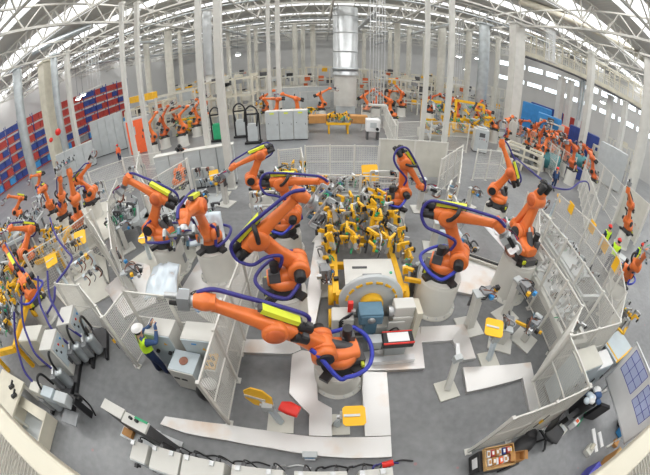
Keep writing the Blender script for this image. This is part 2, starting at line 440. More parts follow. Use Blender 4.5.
# the big duct tower near the middle
o = thing('duct_tower', 'big round white tower with shiny galvanised upper half behind the yellow clamp table', 'duct tower', fl(345, 112))
RT = 1.45; claim(o.location.x, o.location.y, 3.0, 3.0)
b = MB(); b.lathe([(RT - .1, .9), (RT - .1, 4.7)], 'white', n=40); part('lower_drum', b, o)
b = MB(); b.lathe([(RT + .1, 4.7), (RT + .1, 4.85), (RT, 4.9), (RT, 13.4)], 'duct', n=40)
for z in (7.6, 10.0, 12.2): b.lathe([(RT + .02, z), (RT + .07, z + .03), (RT + .07, z + .12), (RT + .02, z + .15)], 'duct', n=40)
part('duct_sleeve', b, o, label='shiny galvanised duct sleeve')
b = MB(); b.lathe([(RT + .02, 5.3), (RT + .08, 5.3), (RT + .08, 5.7), (RT + .02, 5.7)], 'galv', n=40); part('clamp_band', b, o)
b = MB(); b.box((0, 0, .45), (2.2, 2.2, .9), 'greylight'); part('plinth', b, o)
# posts: (px, py at floor, half width)
W = 'white'
post('hanger_post', 'thin white post left of the orange door, left of a close pair', 'post', 140, 172, .15)
post('hanger_post', 'thin white post in front of the orange door booth, right of a close pair', 'post', 153, 164, .16)
post('hanger_post', 'slim white post left of the galvanised duct column', 'post', 214, 182, .14)
post('hanger_post', 'slim white post right of the galvanised duct column, by the partition wall', 'post', 232.5, 188, .17)
post('hanger_post', 'thin white post behind the white cabinet row, left one', 'post', 272, 125, .17)
post('hanger_post', 'thin white post behind the white cabinet row, right one', 'post', 281, 125, .2)
post('hanger_post', 'white post behind the robot with twin black motors, left of a pair', 'post', 419, 160, .14)
post('hanger_post', 'white post right of the robot with twin black motors, right of a pair', 'post', 440.5, 166, .15)
post('steel_column', 'tall column with a shiny duct sleeve between two slim white posts', 'column', 211, 95, .42, kind='round', duct=(6.0, 13.4, .50, 'duct'), d=32)
post('steel_column', 'wide white box column carrying the left end of the footbridge', 'column', 516, 70, .62, d=32.5)
post('steel_column', 'round galvanised column left of the wide box column', 'column', 484, 50, .68, m='galv', kind='round', d=37)
post('steel_column', 'thick pale round column at the left edge among the roof trusses', 'column', 19, 100, .55, m='galv', kind='round', d=33)
post('steel_column', 'cream box column before the tall rack, left of two pale columns', 'column', 47, 100, .62, m='cream', d=36)
post('steel_column', 'pale round column close right of the cream box column', 'column', 55, 80, .42, m='galv', kind='round', d=34)
post('steel_column', 'slim white column before the right half of the tall rack', 'column', 68, 80, .25, d=35)
post('steel_column', 'round white column at the right edge beside the people in lime vests', 'column', 644, 130, .55, kind='round', d=27)
COLS = [(147, 60, 6, 44, 'grey column behind the left close pair of thin posts'), (168, 40, 8, 40, 'pale column left of the duct sleeve column, nearer one'), (180, 50, 4, 44, 'slim pale column left of the duct sleeve column, farther one'),
        (228, 40, 4, 46, 'slim column close right of the duct sleeve column'), (249, 50, 4, 48, 'slim column between the duct sleeve column and the round lamp, first'), (256, 50, 4, 52, 'slim column between the duct sleeve column and the round lamp, second'),
        (295, 50, 5, 50, 'pale column left of the big duct tower, farthest left of three'), (303, 50, 4, 55, 'pale column left of the big duct tower, middle of three'), (313, 50, 5, 52, 'pale column left of the big duct tower, right of three'),
        (397, 50, 6, 46, 'pale column right of the big duct tower, first'), (409, 50, 5, 50, 'pale column right of the big duct tower, second'), (442, 40, 8, 42, 'thick pale column just behind the right white post pair'), (469, 40, 6, 44, 'pale column left of the galvanised round column'),
        (390, 40, 4, 58, 'thin far column near the hanging rods'), (364, 40, 4, 60, 'thin far column just right of the big duct tower'), (425, 40, 4, 58, 'thin far column behind the left white post of the pair'), (498, 50, 5, 46, 'pale column between the galvanised column and the box column')]
proto = None
for px, py, wpx, d, t in COLS:
    r = wpx / 600 * d
    if proto is None: proto = post('steel_column', t, 'column', px, py, r, kind='round', m='offwhite', d=d); br = r
    else:
        q = copy_tree(proto); q.location = settle(px, py, d, 2.6 * r, 2.6 * r); q.scale = (r / br, r / br, 1); q['label'] = t
for px, py, wpx, d, t, top_ in ((562, 80, 6, 44, 'first white column under the footbridge, right of the box column', 10.0), (571, 85, 5, 44, 'second white column under the footbridge', 10.0), (582, 90, 5, 40, 'third white column under the footbridge, near the dark blue container', 10.0), (592, 40, 6, 36, 'white column passing behind the railing of the footbridge', 13.5), (610, 105, 5, 42, 'white column before the right windows, under the right half of the footbridge', 10.0), (625, 110, 5, 40, 'white column before the right windows, farthest right', 10.0)):
    q = post('steel_column', t, 'column', px, py, wpx / 600 * d, d=d, top=top_)
# bundle of thin hoses and rods hung from the roof
def bundle(px, py, n, label, sp=.12, ztop=13, zbot=2.5, m='alu', d=30):
    p = pol(px, py, d); o = thing('hanging_cable', label, 'cable', p, group=None); b = MB()
    for i in range(n):
        x = (i - n / 2) * sp + random.uniform(-.03, .03); b.cyl((x, random.uniform(-.2, .2), zbot), (x, 0, ztop), .035, m, n=6)
    part('cable_bundle', b, o)
    b = MB(); b.box((0, 0, zbot), (n * sp + .1, .5, .15), 'white'); part('bracket', b, o)
bundle(379, 60, 6, 'bundle of thin pale hanging rods right of the big duct tower', .25, d=26)
bundle(548, 100, 9, 'bundle of galvanised pipes rising past the left end of the footbridge', .14, zbot=9.8, d=29)
bundle(100, 120, 5, 'loose bundle of thin hanging cables before the right half of the tall rack', .5, zbot=8, d=34)
bundle(455, 110, 5, 'thin hanging cables between the white post pair and the galvanised column', .3, zbot=5, d=36)

# ------------------------------------------------------------------ footbridge on the upper right
def footbridge():
    o = thing('footbridge', 'cream steel footbridge with railings crossing the upper right under the roof', 'footbridge', (0, 0, 0))
    zb = 10.6; pts = [Vector((20.6, 27.5, zb)), Vector((27.5, 25.5, zb)), Vector((34.0, 22.5, zb)), Vector((42, 17.5, zb))]
    up = Vector((0, 0, 1))
    d = MB(); g = MB(); wd = 1.7
    offs = []
    for i, p in enumerate(pts):
        t = (pts[min(i + 1, 3)] - pts[max(i - 1, 0)]).normalized(); n = Vector((-t.y, t.x, 0)); n = n if n.y > 0 else -n
        offs.append(n)
    for i in range(3):
        a, c = pts[i], pts[i + 1]; na, nc = offs[i] * wd, offs[i + 1] * wd
        vs = [a, c, c + nc, a + na, a + up * .12, c + up * .12, c + nc + up * .12, a + na + up * .12]
        d.add(vs, [(3, 2, 1, 0), (4, 5, 6, 7), (0, 1, 5, 4), (1, 2, 6, 5), (2, 3, 7, 6), (3, 0, 4, 7)], 'grey')
        for e in (0, 1): g.beam(a + na * e, c + nc * e, .18, .5, 'cream')
        for k in range(6):
            s = a.lerp(c, k / 6); nn = na.lerp(nc, k / 6); g.beam(s - up * .1, s + nn - up * .1, .1, .2, 'offwhite')
    part('deck', d, o); part('edge_girder', g, o)
    for e in (0, 1):
        r = MB()
        for i in range(3):
            a, c = pts[i] + offs[i] * wd * e, pts[i + 1] + offs[i + 1] * wd * e
            r.beam(a + up * 2.6, c + up * 2.6, .16, .16, 'cream'); r.beam(a + up * 1.35, c + up * 1.35, .1, .1, 'cream')
            for k in range(24):
                s = a.lerp(c, k / 24); r.beam(s, s + up * 1.35, .045, .045, 'offwhite')
        part('railing', r, o)
        for i in range(3):
            a, c = pts[i] + offs[i] * wd * e, pts[i + 1] + offs[i + 1] * wd * e
            for k in range(4):
                m = MB(); s = a.lerp(c, k / 4); m.beam(s, s + up * 2.7, .14, .14, 'cream'); part('railing_post', m, o)
    for k, f in enumerate((.05, .3, .55, .8)):
        m = MB(); s = pts[0].lerp(pts[3], f); m.beam(s + up * 2.6, s + up * 3.2, .08, .08, 'truss'); part('hanger_rod', m, o)
footbridge()
b = MB(); b.tube([(20.8, 27.0, 10.1), (27.3, 25.0, 10.15), (33.8, 22.0, 10.1), (42, 17, 10.1)], .12, 'darkgrey', 8)
solo('cable_duct', b, 'dark cable duct running along the underside of the footbridge', 'cable duct')
b = MB()
for s in (0, .5): b.tube([(28.5 + s, 25, 10), (28.8 + s, 25.1, 9.6), (28.8 + s, 25.2, 5.0)], .13, 'galv', 8)
solo('down_pipe', b, 'pair of bent galvanised pipes dropping from the footbridge', 'pipe')
b = MB(); b.cyl((-4, 0, 0), (4, 0, 0), .4, 'galv', n=20)
solo('air_duct', b, 'fat shiny air duct among the trusses at the upper left', 'air duct', Vector((0, 0, H)) + ray(62, 38) * 36, R(30))
b = MB(); b.cyl((-8, 0, 0), (8, 0, 0), .4, 'cream', n=20)
solo('air_duct', b, 'long cream pipe above the footbridge at the upper right', 'air duct', Vector((0, 0, H)) + ray(590, 28) * 34, R(-25))
# ------------------------------------------------------------------ industrial robots
def m_pedestal(r):
    b = MB(); b.lathe([(r * 1.16, 0), (r * 1.16, .05), (r * 1.02, .06), (r, .1), (r, .9), (r * .985, .93), (r * .97, .94), (r * .97, 1.0)], 'pedestal', n=36)
    p_ = b
    b = MB()
    for i in range(16):
        t = i * math.pi / 8; b.cyl((r * 1.09 * math.cos(t), r * 1.09 * math.sin(t), .05), (r * 1.09 * math.cos(t), r * 1.09 * math.sin(t), .085), .022, 'steel', n=6)
    b.box((0, -r * 1.0, .45), (.16, .05, .3), 'grey'); p_.join(b)
    return p_
def m_base():
    b = MB(); b.lathe([(.40, .0), (.40, .06), (.34, .1), (.33, .22), (.30, .24)], 'black', n=24)
    for sx in (-1, 1):
        for sy in (-1, 1): b.beam((sx * .2, sy * .2, .07), (sx * .42, sy * .42, .05), .2, .1, 'black')
    b.box((0, -.36, .15), (.42, .3, .22), 'darkgrey')
    return b
def m_label():
    b = MB(); b.box((0, 0, 0), (.14, .06, .1), 'lime'); return b
def m_carousel(c):
    b = MB(); b.lathe([(.33, .24), (.37, .27), (.37, .40), (.33, .46), (.2, .5)], c, n=26)
    b.loft([(-.38, 0, .42, .2, .14), (-.1, 0, .45, .27, .18), (.2, 0, .52, .27, .2), (.42, 0, .60, .22, .2)], c)
    for s in (-1, 1):
        b.lathe([(.06, s * .16), (.25, s * .16), (.25, s * .29), (.18, s * .31), (.05, s * .31)][::s], c, (0, .35, .7), n=24, axis='X')
    return b
def m_axmotor():
    b = MB(); b.lathe([(.13, .30), (.13, .50), (.09, .53)], 'black', (0, .35, .7), n=18, axis='X')
    return b
def m_axcap():
    b = MB(); b.lathe([(.17, -.36), (.17, -.33), (.17, -.29)], 'black', (0, .35, .7), n=20, axis='X'); return b
def m_turnmotor():
    b = MB(); b.box((.18, -.2, .6), (.2, .26, .26), 'darkgrey'); b.cyl((.16, -.18, .5), (.16, -.18, .95), .1, 'black', n=14); return b
def m_lower(c):
    b = MB()
    b.lathe([(.05, -.15), (.23, -.15), (.25, -.12), (.25, .12), (.23, .15), (.05, .15)], c, n=24, axis='X')
    b.lathe([(.05, -.14), (.19, -.14), (.2, -.12), (.2, .12), (.19, .14), (.05, .14)], c, (0, 0, 1.15), n=22, axis='X')
    l = MB(); l.loft([(0, 0, 0, .13, .23), (.25, 0, .02, .12, .19), (.6, 0, .03, .105, .155), (.95, 0, .01, .105, .16), (1.15, 0, 0, .12, .19)], c, p=4)
    l.xform(Matrix.Rotation(R(90), 4, 'X')); b.join(l)
    return b
def m_counter():
    b = MB(); b.cyl((0, 0, 0), (0, 0, .55), .1, 'darkgrey', n=16); b.cyl((0, 0, .55), (0, 0, .85), .04, 'steel', n=10); return b
def m_upper(c):
    b = MB()
    b.lathe([(.05, -.24), (.2, -.24), (.23, -.2), (.23, .2), (.2, .24), (.05, .24)], c, (0, 0, 0), n=24, axis='X')
    b.loft([(-.36, 0, .05, .16, .145), (-.2, 0, .05, .185, .17), (.12, 0, .05, .175, .165), (.34, 0, .035, .13, .13), (.8, 0, .015, .10, .10), (1.06, 0, 0, .095, .095), (1.12, 0, 0, .11, .11)], c, p=3.4)
    return b
def m_elbowcap():
    b = MB(); b.lathe([(.02, -.275), (.15, -.275), (.17, -.24)], 'orange_dull', n=20, axis='X'); return b
def m_elbowhose():
    b = MB(); b.tube([(.22, 0, .0), (.33, .1, .1), (.33, .22, .25), (.2, .25, .33)], .05, 'black', 8)
    return b
def m_motor():
    b = MB(); b.lathe([(.1, 0), (.1, -.1), (.085, -.12), (.085, -.3), (.06, -.32)][::-1], 'black', n=16, axis='Y'); b.box((0, -.2, .09), (.09, .12, .08), 'darkgrey'); return b
def m_energy():
    b = MB(); b.box((0, .05, .30), (.16, .72, .10), 'lime'); b.box((0, .05, .235), (.12, .55, .05), 'darkgrey'); b.box((0, .43, .30), (.13, .06, .08), 'darkgrey'); b.box((0, -.33, .30), (.13, .06, .08), 'darkgrey'); return b
def m_wrist(c):
    b = MB(); b.sphere((0, 0, 0), .155, c, (1.0, 1.1, 1.0)); b.loft([(-.16, 0, 0, .12, .12), (.06, 0, 0, .14, .13), (.2, 0, 0, .1, .1)], c)
    b.lathe([(.09, .2), (.09, .24), (.07, .27)], 'steel', n=16, axis='Y'); return b
def m_gun():
    b = MB(); b.box((0, .40, 0), (.3, .2, .26), 'greylight'); b.box((0, .56, .05), (.22, .18, .3), 'grey')
    b.tube([(0, .6, .15), (0, .72, .22), (0, .92, .2), (0, .98, .07)], .035, 'steel', 8); b.tube([(0, .6, -.1), (0, .75, -.16), (0, .92, -.13), (0, .98, -.02)], .035, 'copper', 8)
    b.cyl((0, .3, 0), (0, .34, 0), .16, 'steel'); b.box((.16, .5, .1), (.06, .3, .1), 'black')
    for k, m in enumerate(('hose_blue', 'brightred', 'black')): b.tube([(-.12, .3, .05 + k * .05), (-.25, .5, .2), (-.14, .7, .2 + k * .03)], .018, m, 6)
    return b
def m_gripper():
    b = MB(); b.cyl((0, .28, 0), (0, .36, 0), .15, 'steel')
    b.beam((-.36, .40, 0), (.36, .40, 0), .06, .06, 'grey')
    for x in (-.33, 0, .33):
        b.beam((x, .40, -.33), (x, .40, .33), .05, .05, 'steel')
        for z in (-.31, .31):
            b.box((x, .48, z), (.06, .14, .07), 'greylight' if x else 'motorblue'); b.box((x, .58, z), (.04, .08, .04), 'black'); b.cyl((x + .05, .40, z * .7), (x + .05, .54, z * .7), .025, 'darkgrey', n=8)
    for k, m in enumerate(('hose_blue', 'brightred', 'black', 'green')): b.tube([(-.24 + .16 * k, .42, .15), (-.16 + .08 * k, .47, .3), (.0, .38, .08 * k)], .014, m, 6)
    return b
def m_nut():
    b = MB(); b.box((0, .36, 0), (.22, .2, .26), 'grey'); b.cyl((0, .44, .08), (0, .68, .08), .05, 'steel', n=10); b.cyl((0, .44, -.08), (0, .62, -.08), .04, 'black', n=10); b.box((.14, .38, 0), (.06, .16, .18), 'bluewhite'); return b
TOOLS = {'welding_gun': m_gun, 'gripper': m_gripper, 'stud_tool': m_nut}

def robot(label, x, y, zp, yaw, a2, a3, tool='welding_gun', wb=-50, pr=.55, hose='hose_blue', ring=True, color='orange', group=None, energy=True, z0=0.0, ringcol=None):
    o = thing('industrial_robot', label, 'robot', (x, y, z0), R(-yaw), group)
    zp -= z0
    p = part('pedestal', cached('pedestal_%.2f' % pr, lambda: m_pedestal(pr)), o, scale=(1, 1, zp))
    bf = part('base_frame', cached('base_frame', m_base), o, (0, 0, zp), label='black base frame')
    for lx in (.2, -.24): part('warning_label', cached('warning_label', m_label), bf, (lx, -.44, .15), label='yellow warning label')
    ca = part('carousel', cached('carousel' + color, lambda: m_carousel(color)), o, (0, 0, zp))
    part('drive_motor', cached('drive_motor', m_axmotor), ca, label='black drive motor'); part('shoulder_cap', cached('shoulder_cap', m_axcap), ca, label='black cap'); part('turning_motor', cached('turning_motor', m_turnmotor), ca, label='black upright motor')
    S = Vector((0, .35, zp + .7)); A2, A3 = R(a2), R(a3)
    E = S + 1.15 * Vector((0, math.sin(A2), math.cos(A2))); uy = Vector((0, math.cos(A3), math.sin(A3))); uz = Vector((0, -math.sin(A3), math.cos(A3)))
    Wp = E + 1.25 * uy
    part('lower_arm', cached('lower_arm' + color, lambda: m_lower(color)), o, S, (-A2, 0, 0))
    # counterbalance cylinder from the carousel to the lower arm
    c0 = Vector((-.0, -.22, zp + .5)); c1 = S + .38 * Vector((0, math.sin(A2), math.cos(A2))) - Vector((0, .1, 0)); d = c1 - c0
    part('counterbalance', cached('counterbalance', m_counter), o, c0, (math.atan2(-d.y, d.z), 0, 0), scale=(1, 1, d.length / .85))
    u = part('upper_arm', cached('upper_arm' + color, lambda: m_upper(color)), o, E, (A3, 0, 0))
    part('elbow_cover', cached('elbow_cover', m_elbowcap), u); part('elbow_hose', cached('elbow_hose', m_elbowhose), u, label='black elbow hose')
    for k, (mx, mz) in enumerate(((-.13, .0), (.0, .16), (.13, .0))): part('wrist_motor', cached('wrist_motor', m_motor), u, (mx, -.34, mz + .03), label='black wrist motor')
    if energy: part('energy_box', cached('energy_box', m_energy), u, label='yellow-green hose box')
    part('wrist', cached('wrist' + color, lambda: m_wrist(color)), o, Wp, (A3 + R(wb), 0, 0))
    t = part(tool, cached(tool, TOOLS[tool]), o, Wp, (A3 + R(wb), 0, 0))
    if hose:
        f = lambda a, b, c: E + Vector((a, 0, 0)) + uy * b + uz * c
        lm = S.lerp(E, .45) + Vector((.2, 0, 0))
        h = MB(); h.tube([f(.1, 1.42, .02), f(.12, 1.2, .2), f(.12, .75, .28), f(.12, .4, .33), f(.12, -.1, .38), f(.12, -.48, .36), f(.18, -.64, .08), f(.26, -.5, -.22), f(.28, -.15, -.32), lm + Vector((.06, 0, .1)), lm + Vector((.02, -.05, -.2))], .04, hose, 8)
        part('cable_hose', h, o, label='blue cable hose')
    if ring:
        h = MB(); pts = []; ra, rb = ring if isinstance(ring, tuple) else (60, 360)
        for k in range(15):
            t2 = R(ra + k * (rb - ra) / 14); pts.append(Vector((.66 * math.sin(t2), .64 * math.cos(t2) - .02, zp + .42 + .05 * math.sin(3 * t2))))
        pts[0] = S + Vector((.36, .05, -.1)); pts[-1] = S + Vector((-.3, .1, .1)); pts.append(S.lerp(E, .3) + Vector((-.2, 0, 0)))
        h.tube(pts, .046, ringcol or hose, 8); part('base_hose', h, o, label='blue hose looped round the base')
    return o
robot('big orange robot in the front middle, arm stretched left over the fence', .27, 3.37, .66, 259, 45, 37, 'stud_tool', -25, .53, ringcol='hose_bright', ring=(110, 300))
robot('orange robot second from the front, elbow left and forearm raised to the right', -.96, 5.08, 1.20, 79, -42, 44, 'gripper', -80, .52)
robot('orange robot behind the second one, forearm level to the right, blue hose loop', -1.35, 8.36, .70, 90, -16, 1, 'gripper', -40, .55, ringcol='hose_bright')
robot('orange robot with raised twin black motors behind the yellow clamp fixture', 2.63, 9.92, .80, 87, -5, -51, 'welding_gun', 30, .52, ringcol='hose_bright', energy=True)
robot('orange robot on a tall white pedestal right of the blue gear motor', 3.07, 5.56, 1.15, 117, -28, 6, 'welding_gun', -50, .60, ringcol='hose_bright')
robot('orange robot right of the centre with its arm raised up beside the aisle', 7.54, 10.07, .90, 311, -30, 60, 'welding_gun', 20, .55, ring=False)
robot('orange robot on a white pedestal holding a silver sheet part, right of the centre', 5.94, 5.82, 1.40, 356, -8, -61, 'gripper', 10, .62, hose=None, ring=False, energy=False)
robot('orange robot in the back left of the centre reaching left, lime box on top', -2.88, 11.82, .60, 254, -27, -16, 'welding_gun', -20, .5, ring=False)
robot('orange robot standing alone before the pale grey partition', -7.63, 13.18, .50, 359, 44, -38, 'stud_tool', -20, .5, hose=None, ring=False, energy=False)
robot('orange robot left of the centre stretching its arm to the upper left', -5.26, 7.16, 1.10, 268, -31, 35, 'welding_gun', -80, .55)
robot('orange robot on a wide white drum left of the centre with a pale panel', -3.43, 7.00, 1.10, 168, 22, 17, 'gripper', -50, .58)
LC = dict(pr=.5)
robot('orange robot of the left cell standing upright nearest the grey cabinets', -12.90, 11.32, .90, 80, -44, 32, 'welding_gun', 10, **LC, ring=False)
robot('half hidden orange robot in the middle of the left cell', -14.37, 9.94, .90, 111, 50, 52, 'welding_gun', 20, **LC, ring=False, energy=False)
robot('orange robot of the left cell with a thick arm pointing up at the camera', -11.34, 8.50, .90, 107, 28, 75, 'gripper', 20, **LC, hose=None, ring=False, energy=False)
robot('orange robot at the left with vertical arm and level forearm', -13.06, 5.94, .90, 179, -58, 36, 'welding_gun', -40, **LC, ring=False)
robot('orange robot at the left edge nearest the white weld carts, blue hoses round it', -10.28, 3.89, .90, 288, 66, 24, 'welding_gun', -30, **LC, ringcol='hose_bright')
robot('small orange robot at the back of the left cell below the tall rack', -25.0, 15.7, .60, 250, -37, 11, 'welding_gun', -50, **LC, hose=None, ring=False)
robot('orange robot at the far left edge of the left cell with a lime box', -23.0, 11.2, .60, 212, -57, 36, 'welding_gun', -50, **LC, hose=None, ring=False)
robot('orange robot in the left cell between the rack and the pale arm, lower left', -17.2, 11.2, .7, 140, 10, 10, 'welding_gun', -60, **LC, ring=False)
robot('upright orange robot at the right edge between workers in yellow vests', 17.17, 8.02, .90, 271, 26, 38, 'stud_tool', 40, .5, hose='black', ring=False, energy=False)
robot('orange robot cut by the right edge with a bright blue hose at its base', 12.2, 4.75, .60, 236, 50, 48, 'gripper', -30, .5, hose=None, ringcol='hose_bright')
def far_robot(label, px, py, zp, yaw, a2, a3, color='orange', k=1.0, d=None):
    if not d: v = fl(px, py); d = math.hypot(v.x, v.y)
    p = settle(px, py, d, 1.7, 1.7)
    o = robot(label, p.x, p.y, zp, yaw, a2, a3, 'welding_gun', -40, .5, hose=None, ring=False, color=color, energy=False)
    if k != 1: o.scale = (k, k, k)
    return o
far_robot('bright orange robot bending left behind the white cabinet row', 302, 121, 1.2, 255, 5, 25, d=25.5)
far_robot('small orange robot left of the bending one behind the white cabinet row', 280, 117, 1.1, 250, -10, 10, d=27)
far_robot('tilted orange robot right of the big duct tower', 393, 114, .7, 256, 5, 33, d=30)
far_robot('red-orange robot close right of the big duct tower', 366, 112, 1.0, 102, -35, 40, d=31)
far_robot('orange robot half hidden by the hanging rods right of the duct tower', 376, 106, 1.0, 200, -20, 30, 'orange_dull', d=34)
far_robot('orange robot left of the big duct tower, behind its clamp table', 321, 112, 1.0, 80, -25, 30, d=31.5)
far_robot('orange robot just behind the orange door booth', 150, 132, 1.0, 56, -20, 47, d=26.5)
far_robot('orange robot second right of the orange door booth', 163, 130, 1.0, 49, -16, 55, 'orange_dull', d=27)
far_robot('orange robot above the yellow frame left of the galvanised duct column', 181, 126, 1.0, 81, -25, 39, d=27)
far_robot('orange robot at the back, close left of the galvanised duct column', 195, 116, 1.0, 61, -18, 50, d=30)
far_robot('orange robot high above the yellow fixtures, left of the wide box column', 497, 112, 1.3, 300, 30, 5, d=31)
far_robot('orange robot right beside the foot of the wide box column', 508, 116, 1.2, 60, -20, 20, d=28)
far_robot('orange robot behind the tall yellow fixture, left', 431, 100, 1.2, 130, -20, 30, 'orange_dull', d=34)
far_robot('orange robot behind the tall yellow fixture, right', 452, 100, 1.2, 240, -20, 30, d=36)
far_robot('orange robot between the two yellow fixtures', 458, 108, 1.2, 210, -30, 45, 'orange_dull', d=31)
far_robot('dark orange robot standing in the aisle below the footbridge', 598, 165, 1.0, 339, 20, 30, 'orange_dull', d=27)
rr = [(531, 128, 80), (540, 134, 200), (549, 128, 140), (556, 138, 250), (566, 132, 60), (574, 142, 300), (583, 136, 110), (590, 148, 220), (560, 122, 30), (520, 122, 100)]
dsc = ['nearest the box column', 'second from the box column, front row', 'before the bright blue container', 'at the front of the crowd, middle', 'below the orange container', 'in front of the orange container, right', 'right of the orange container', 'at the right end of the crowd', 'at the back of the crowd', 'leftmost, beside the box column foot']
for (px, py, yw), d in zip(rr, dsc):
    far_robot('dark orange robot in the crowded right cell, ' + d, px, py, .9, yw, random.uniform(-40, 20), random.uniform(-10, 50), random.choice(['orange', 'orange_dull']), d={0: 30, 1: 28, 2: 33, 3: 29, 4: 35, 5: 30, 6: 34, 7: 30, 8: 39, 9: 34}[rr.index((px, py, yw))])

for px, d, yw, t in ((338, 40, 100, 'far orange robot just left behind the big duct tower'), (353, 40, 240, 'far orange robot peeping out right behind the duct tower'), (386, 36, 60, 'far orange robot behind the tilted one, right of the tower'), (402, 36, 250, 'far orange robot right of the tilted one'), (445, 40, 120, 'far orange robot between the posts of the right white pair'), (478, 36, 60, 'orange robot at the foot of the galvanised round column'), (486, 40, 240, 'orange robot behind the foot of the galvanised round column'), (265, 31, 80, 'far orange robot left of the white cabinet row, behind the hose stands'), (172, 33, 100, 'orange robot far behind the yellow frame at the back left'), (205, 34, 240, 'orange robot behind the slim white post left of the duct sleeve column')):
    far_robot(t, px, 100, 1.1, yw, random.uniform(-30, 10), random.uniform(0, 50), random.choice(['orange', 'orange_dull']), d=d)

for px, d, yw, t in ((546, 27.5, 70, 'dark orange robot in the crowded right cell, front row above the left teal drum'), (557, 28.5, 220, 'dark orange robot in the crowded right cell, before the bright blue containers'), (569, 28, 120, 'dark orange robot in the crowded right cell, just before the orange container'), (581, 27.5, 260, 'dark orange robot in the crowded right cell, front row above the right teal drum'), (529, 29, 150, 'dark orange robot in the crowded right cell, right of the box column foot'), (537, 31.5, 40, 'dark orange robot in the crowded right cell, below the first blue container')):
    far_robot(t, px, 130, 1.2, yw, random.uniform(-30, 20), random.uniform(-10, 50), random.choice(['orange', 'orange_dull', 'orange_dull']), d=d)
# ------------------------------------------------------------------ fences of the robot cells
def m_panel(L, h, sp, w):
    b = MB(); z0 = .12
    for x in (0.03, L - .03): b.box((x, 0, (h + z0) / 2), (.045, .035, h - z0), 'fence')
    for z in (z0 + .02, h - .02): b.box((L / 2, 0, z), (L, .035, .045), 'fence')
    b.box((L / 2, 0, h * .55), (L, .03, .03), 'fence')
    n = max(2, int(L / sp)); q = max(2, int((h - z0) / sp))
    for i in range(1, n): b.box((L * i / n, 0, (h + z0) / 2), (w, w, h - z0), 'mesh_wire')
    for i in range(1, q): b.box((L / 2, w * .8, z0 + (h - z0) * i / q), (L, w, w), 'mesh_wire')
    return b
def m_sheet(L, h):
    b = MB(); b.box((L / 2, 0, h / 2 + .05), (L, .03, h - .1), 'offwhite')
    for x in (.03, L - .03): b.box((x, 0, h / 2 + .05), (.05, .06, h - .1), 'fence')
    b.box((L / 2, 0, h), (L, .06, .05), 'fence'); return b
def fence(label, pts, h=1.95, seg=1.3, fine=True, plates=(), sheet=False, group=None, pr=.035):
    pts = [Vector((p[0], p[1], 0)) for p in pts]
    o = thing('safety_fence', label, 'fence', pts[0], group=group); base = pts[0]; first = True
    for a, c in zip(pts, pts[1:]):
        if a.length > 14: m_ = (a + c) / 2; claim(m_.x, m_.y, (c - a).length, .3, math.atan2((c - a).y, (c - a).x))
        d = c - a; L = d.length; n = max(1, round(L / seg)); s = L / n; ang = math.atan2(d.y, d.x)
        for i in range(n + 1):
            if i == 0 and not first: continue
            p = a + d * (i / n) - base
            def mk():
                b = MB(); b.box((0, 0, h / 2 + .02), (2 * pr, 2 * pr, h + .04), 'fence'); b.box((0, 0, .01), (.16, .16, .02), 'fence'); return b
            part('fence_post', cached('fence_post_%.2f_%.3f' % (h, pr), mk), o, p, (0, 0, ang))
        first = False
        Lr = round(s, 1) or .1
        for i in range(n):
            p = a + d * (i / n) - base
            sp, w = (.055, .008) if fine else (.11, .009)
            me = cached('sheet_panel_%.1f_%.2f' % (Lr, h), lambda: m_sheet(Lr, h)) if sheet else cached('mesh_panel_%.1f_%.2f_%d' % (Lr, h, fine), lambda: m_panel(Lr, h, sp, w))
            part('sheet_panel' if sheet else 'mesh_panel', me, o, p, (0, 0, ang), scale=(s / Lr, 1, 1))
    for (px, py, z, w2, h2) in plates:
        b = MB(); b.box((0, 0, 0), (w2, .03, h2), 'yellowplate'); part('yellow_plate', b, o, Vector((px, py, z)) - base, (0, 0, math.atan2((pts[-1] - pts[0]).y, (pts[-1] - pts[0]).x)), label='yellow plate')
    return o
def top(px, py, z=1.95): v = fl(px, py, z); return (v.x, v.y)
fence('white mesh fence running back from the front strip, left of the big front robot', [(-2.06, 2.0), (-2.03, 4.3), (-1.95, 6.6)], seg=1.15)
fence('short white mesh fence running above the grey switch cabinets', [(-4.75, 3.98), (-2.1, 3.93)])
fence('narrow white mesh gate panel beside the man in the white helmet', [(-4.9, 3.08), (-4.75, 3.98)])
fence('white mesh fence behind the white weld carts, bent in three pieces', [(-7.9, 3.95), (-6.64, 4.02), (-5.41, 3.4), (-4.98, 3.1)], h=1.9)
fence('long white mesh fence crossing the left cells diagonally to the back', [(-6.3, 5.6), (-7.6, 7.1), (-9.2, 9.0), (-10.6, 11.6)], seg=1.4)
fence('white mesh fence across the left cells in front of the left upright robots', [(-10.7, 8.6), (-8.6, 7.2), (-7.0, 6.0)], seg=1.4, h=1.8)
fence('white mesh fence at the front right, over the trolley full of boxes', [(2.93, 1.04), (5.03, .98)], seg=1.05)
fence('white mesh fence panel at the front right corner of the cell', [(5.05, 1.02), (5.2, 2.35)], seg=1.4)
fence('white mesh fence over the cream topped grey cabinets at the right', [(5.25, 2.33), (7.52, 2.16)], seg=1.15)
fence('long white mesh fence on the right, nearest the tool stands', [(5.3, 2.42), (6.28, 3.05), (6.38, 4.0), (6.5, 5.8), (7.9, 7.6)], seg=1.2)
fence('second long white mesh fence on the right, parallel behind the first', [(7.62, 2.25), (7.7, 3.34), (8.2, 7.2), (8.6, 9.4)], seg=1.3)
fence('third long white mesh fence on the right with yellow plates along its top', [(9.0, 3.05), (10.65, 4.8), (11.1, 7.3), (11.0, 9.6)], seg=1.5, plates=[(11.0, 8.6, 1.8, .5, .5), (11.1, 7.0, 1.8, .5, .5), (10.9, 5.9, 1.7, .7, .5), (10.4, 4.6, 1.7, .5, .5)])
fence('short white mesh fence joining the second and third long fences on the right', [(7.55, 2.2), (9.0, 3.05)], seg=1.6)
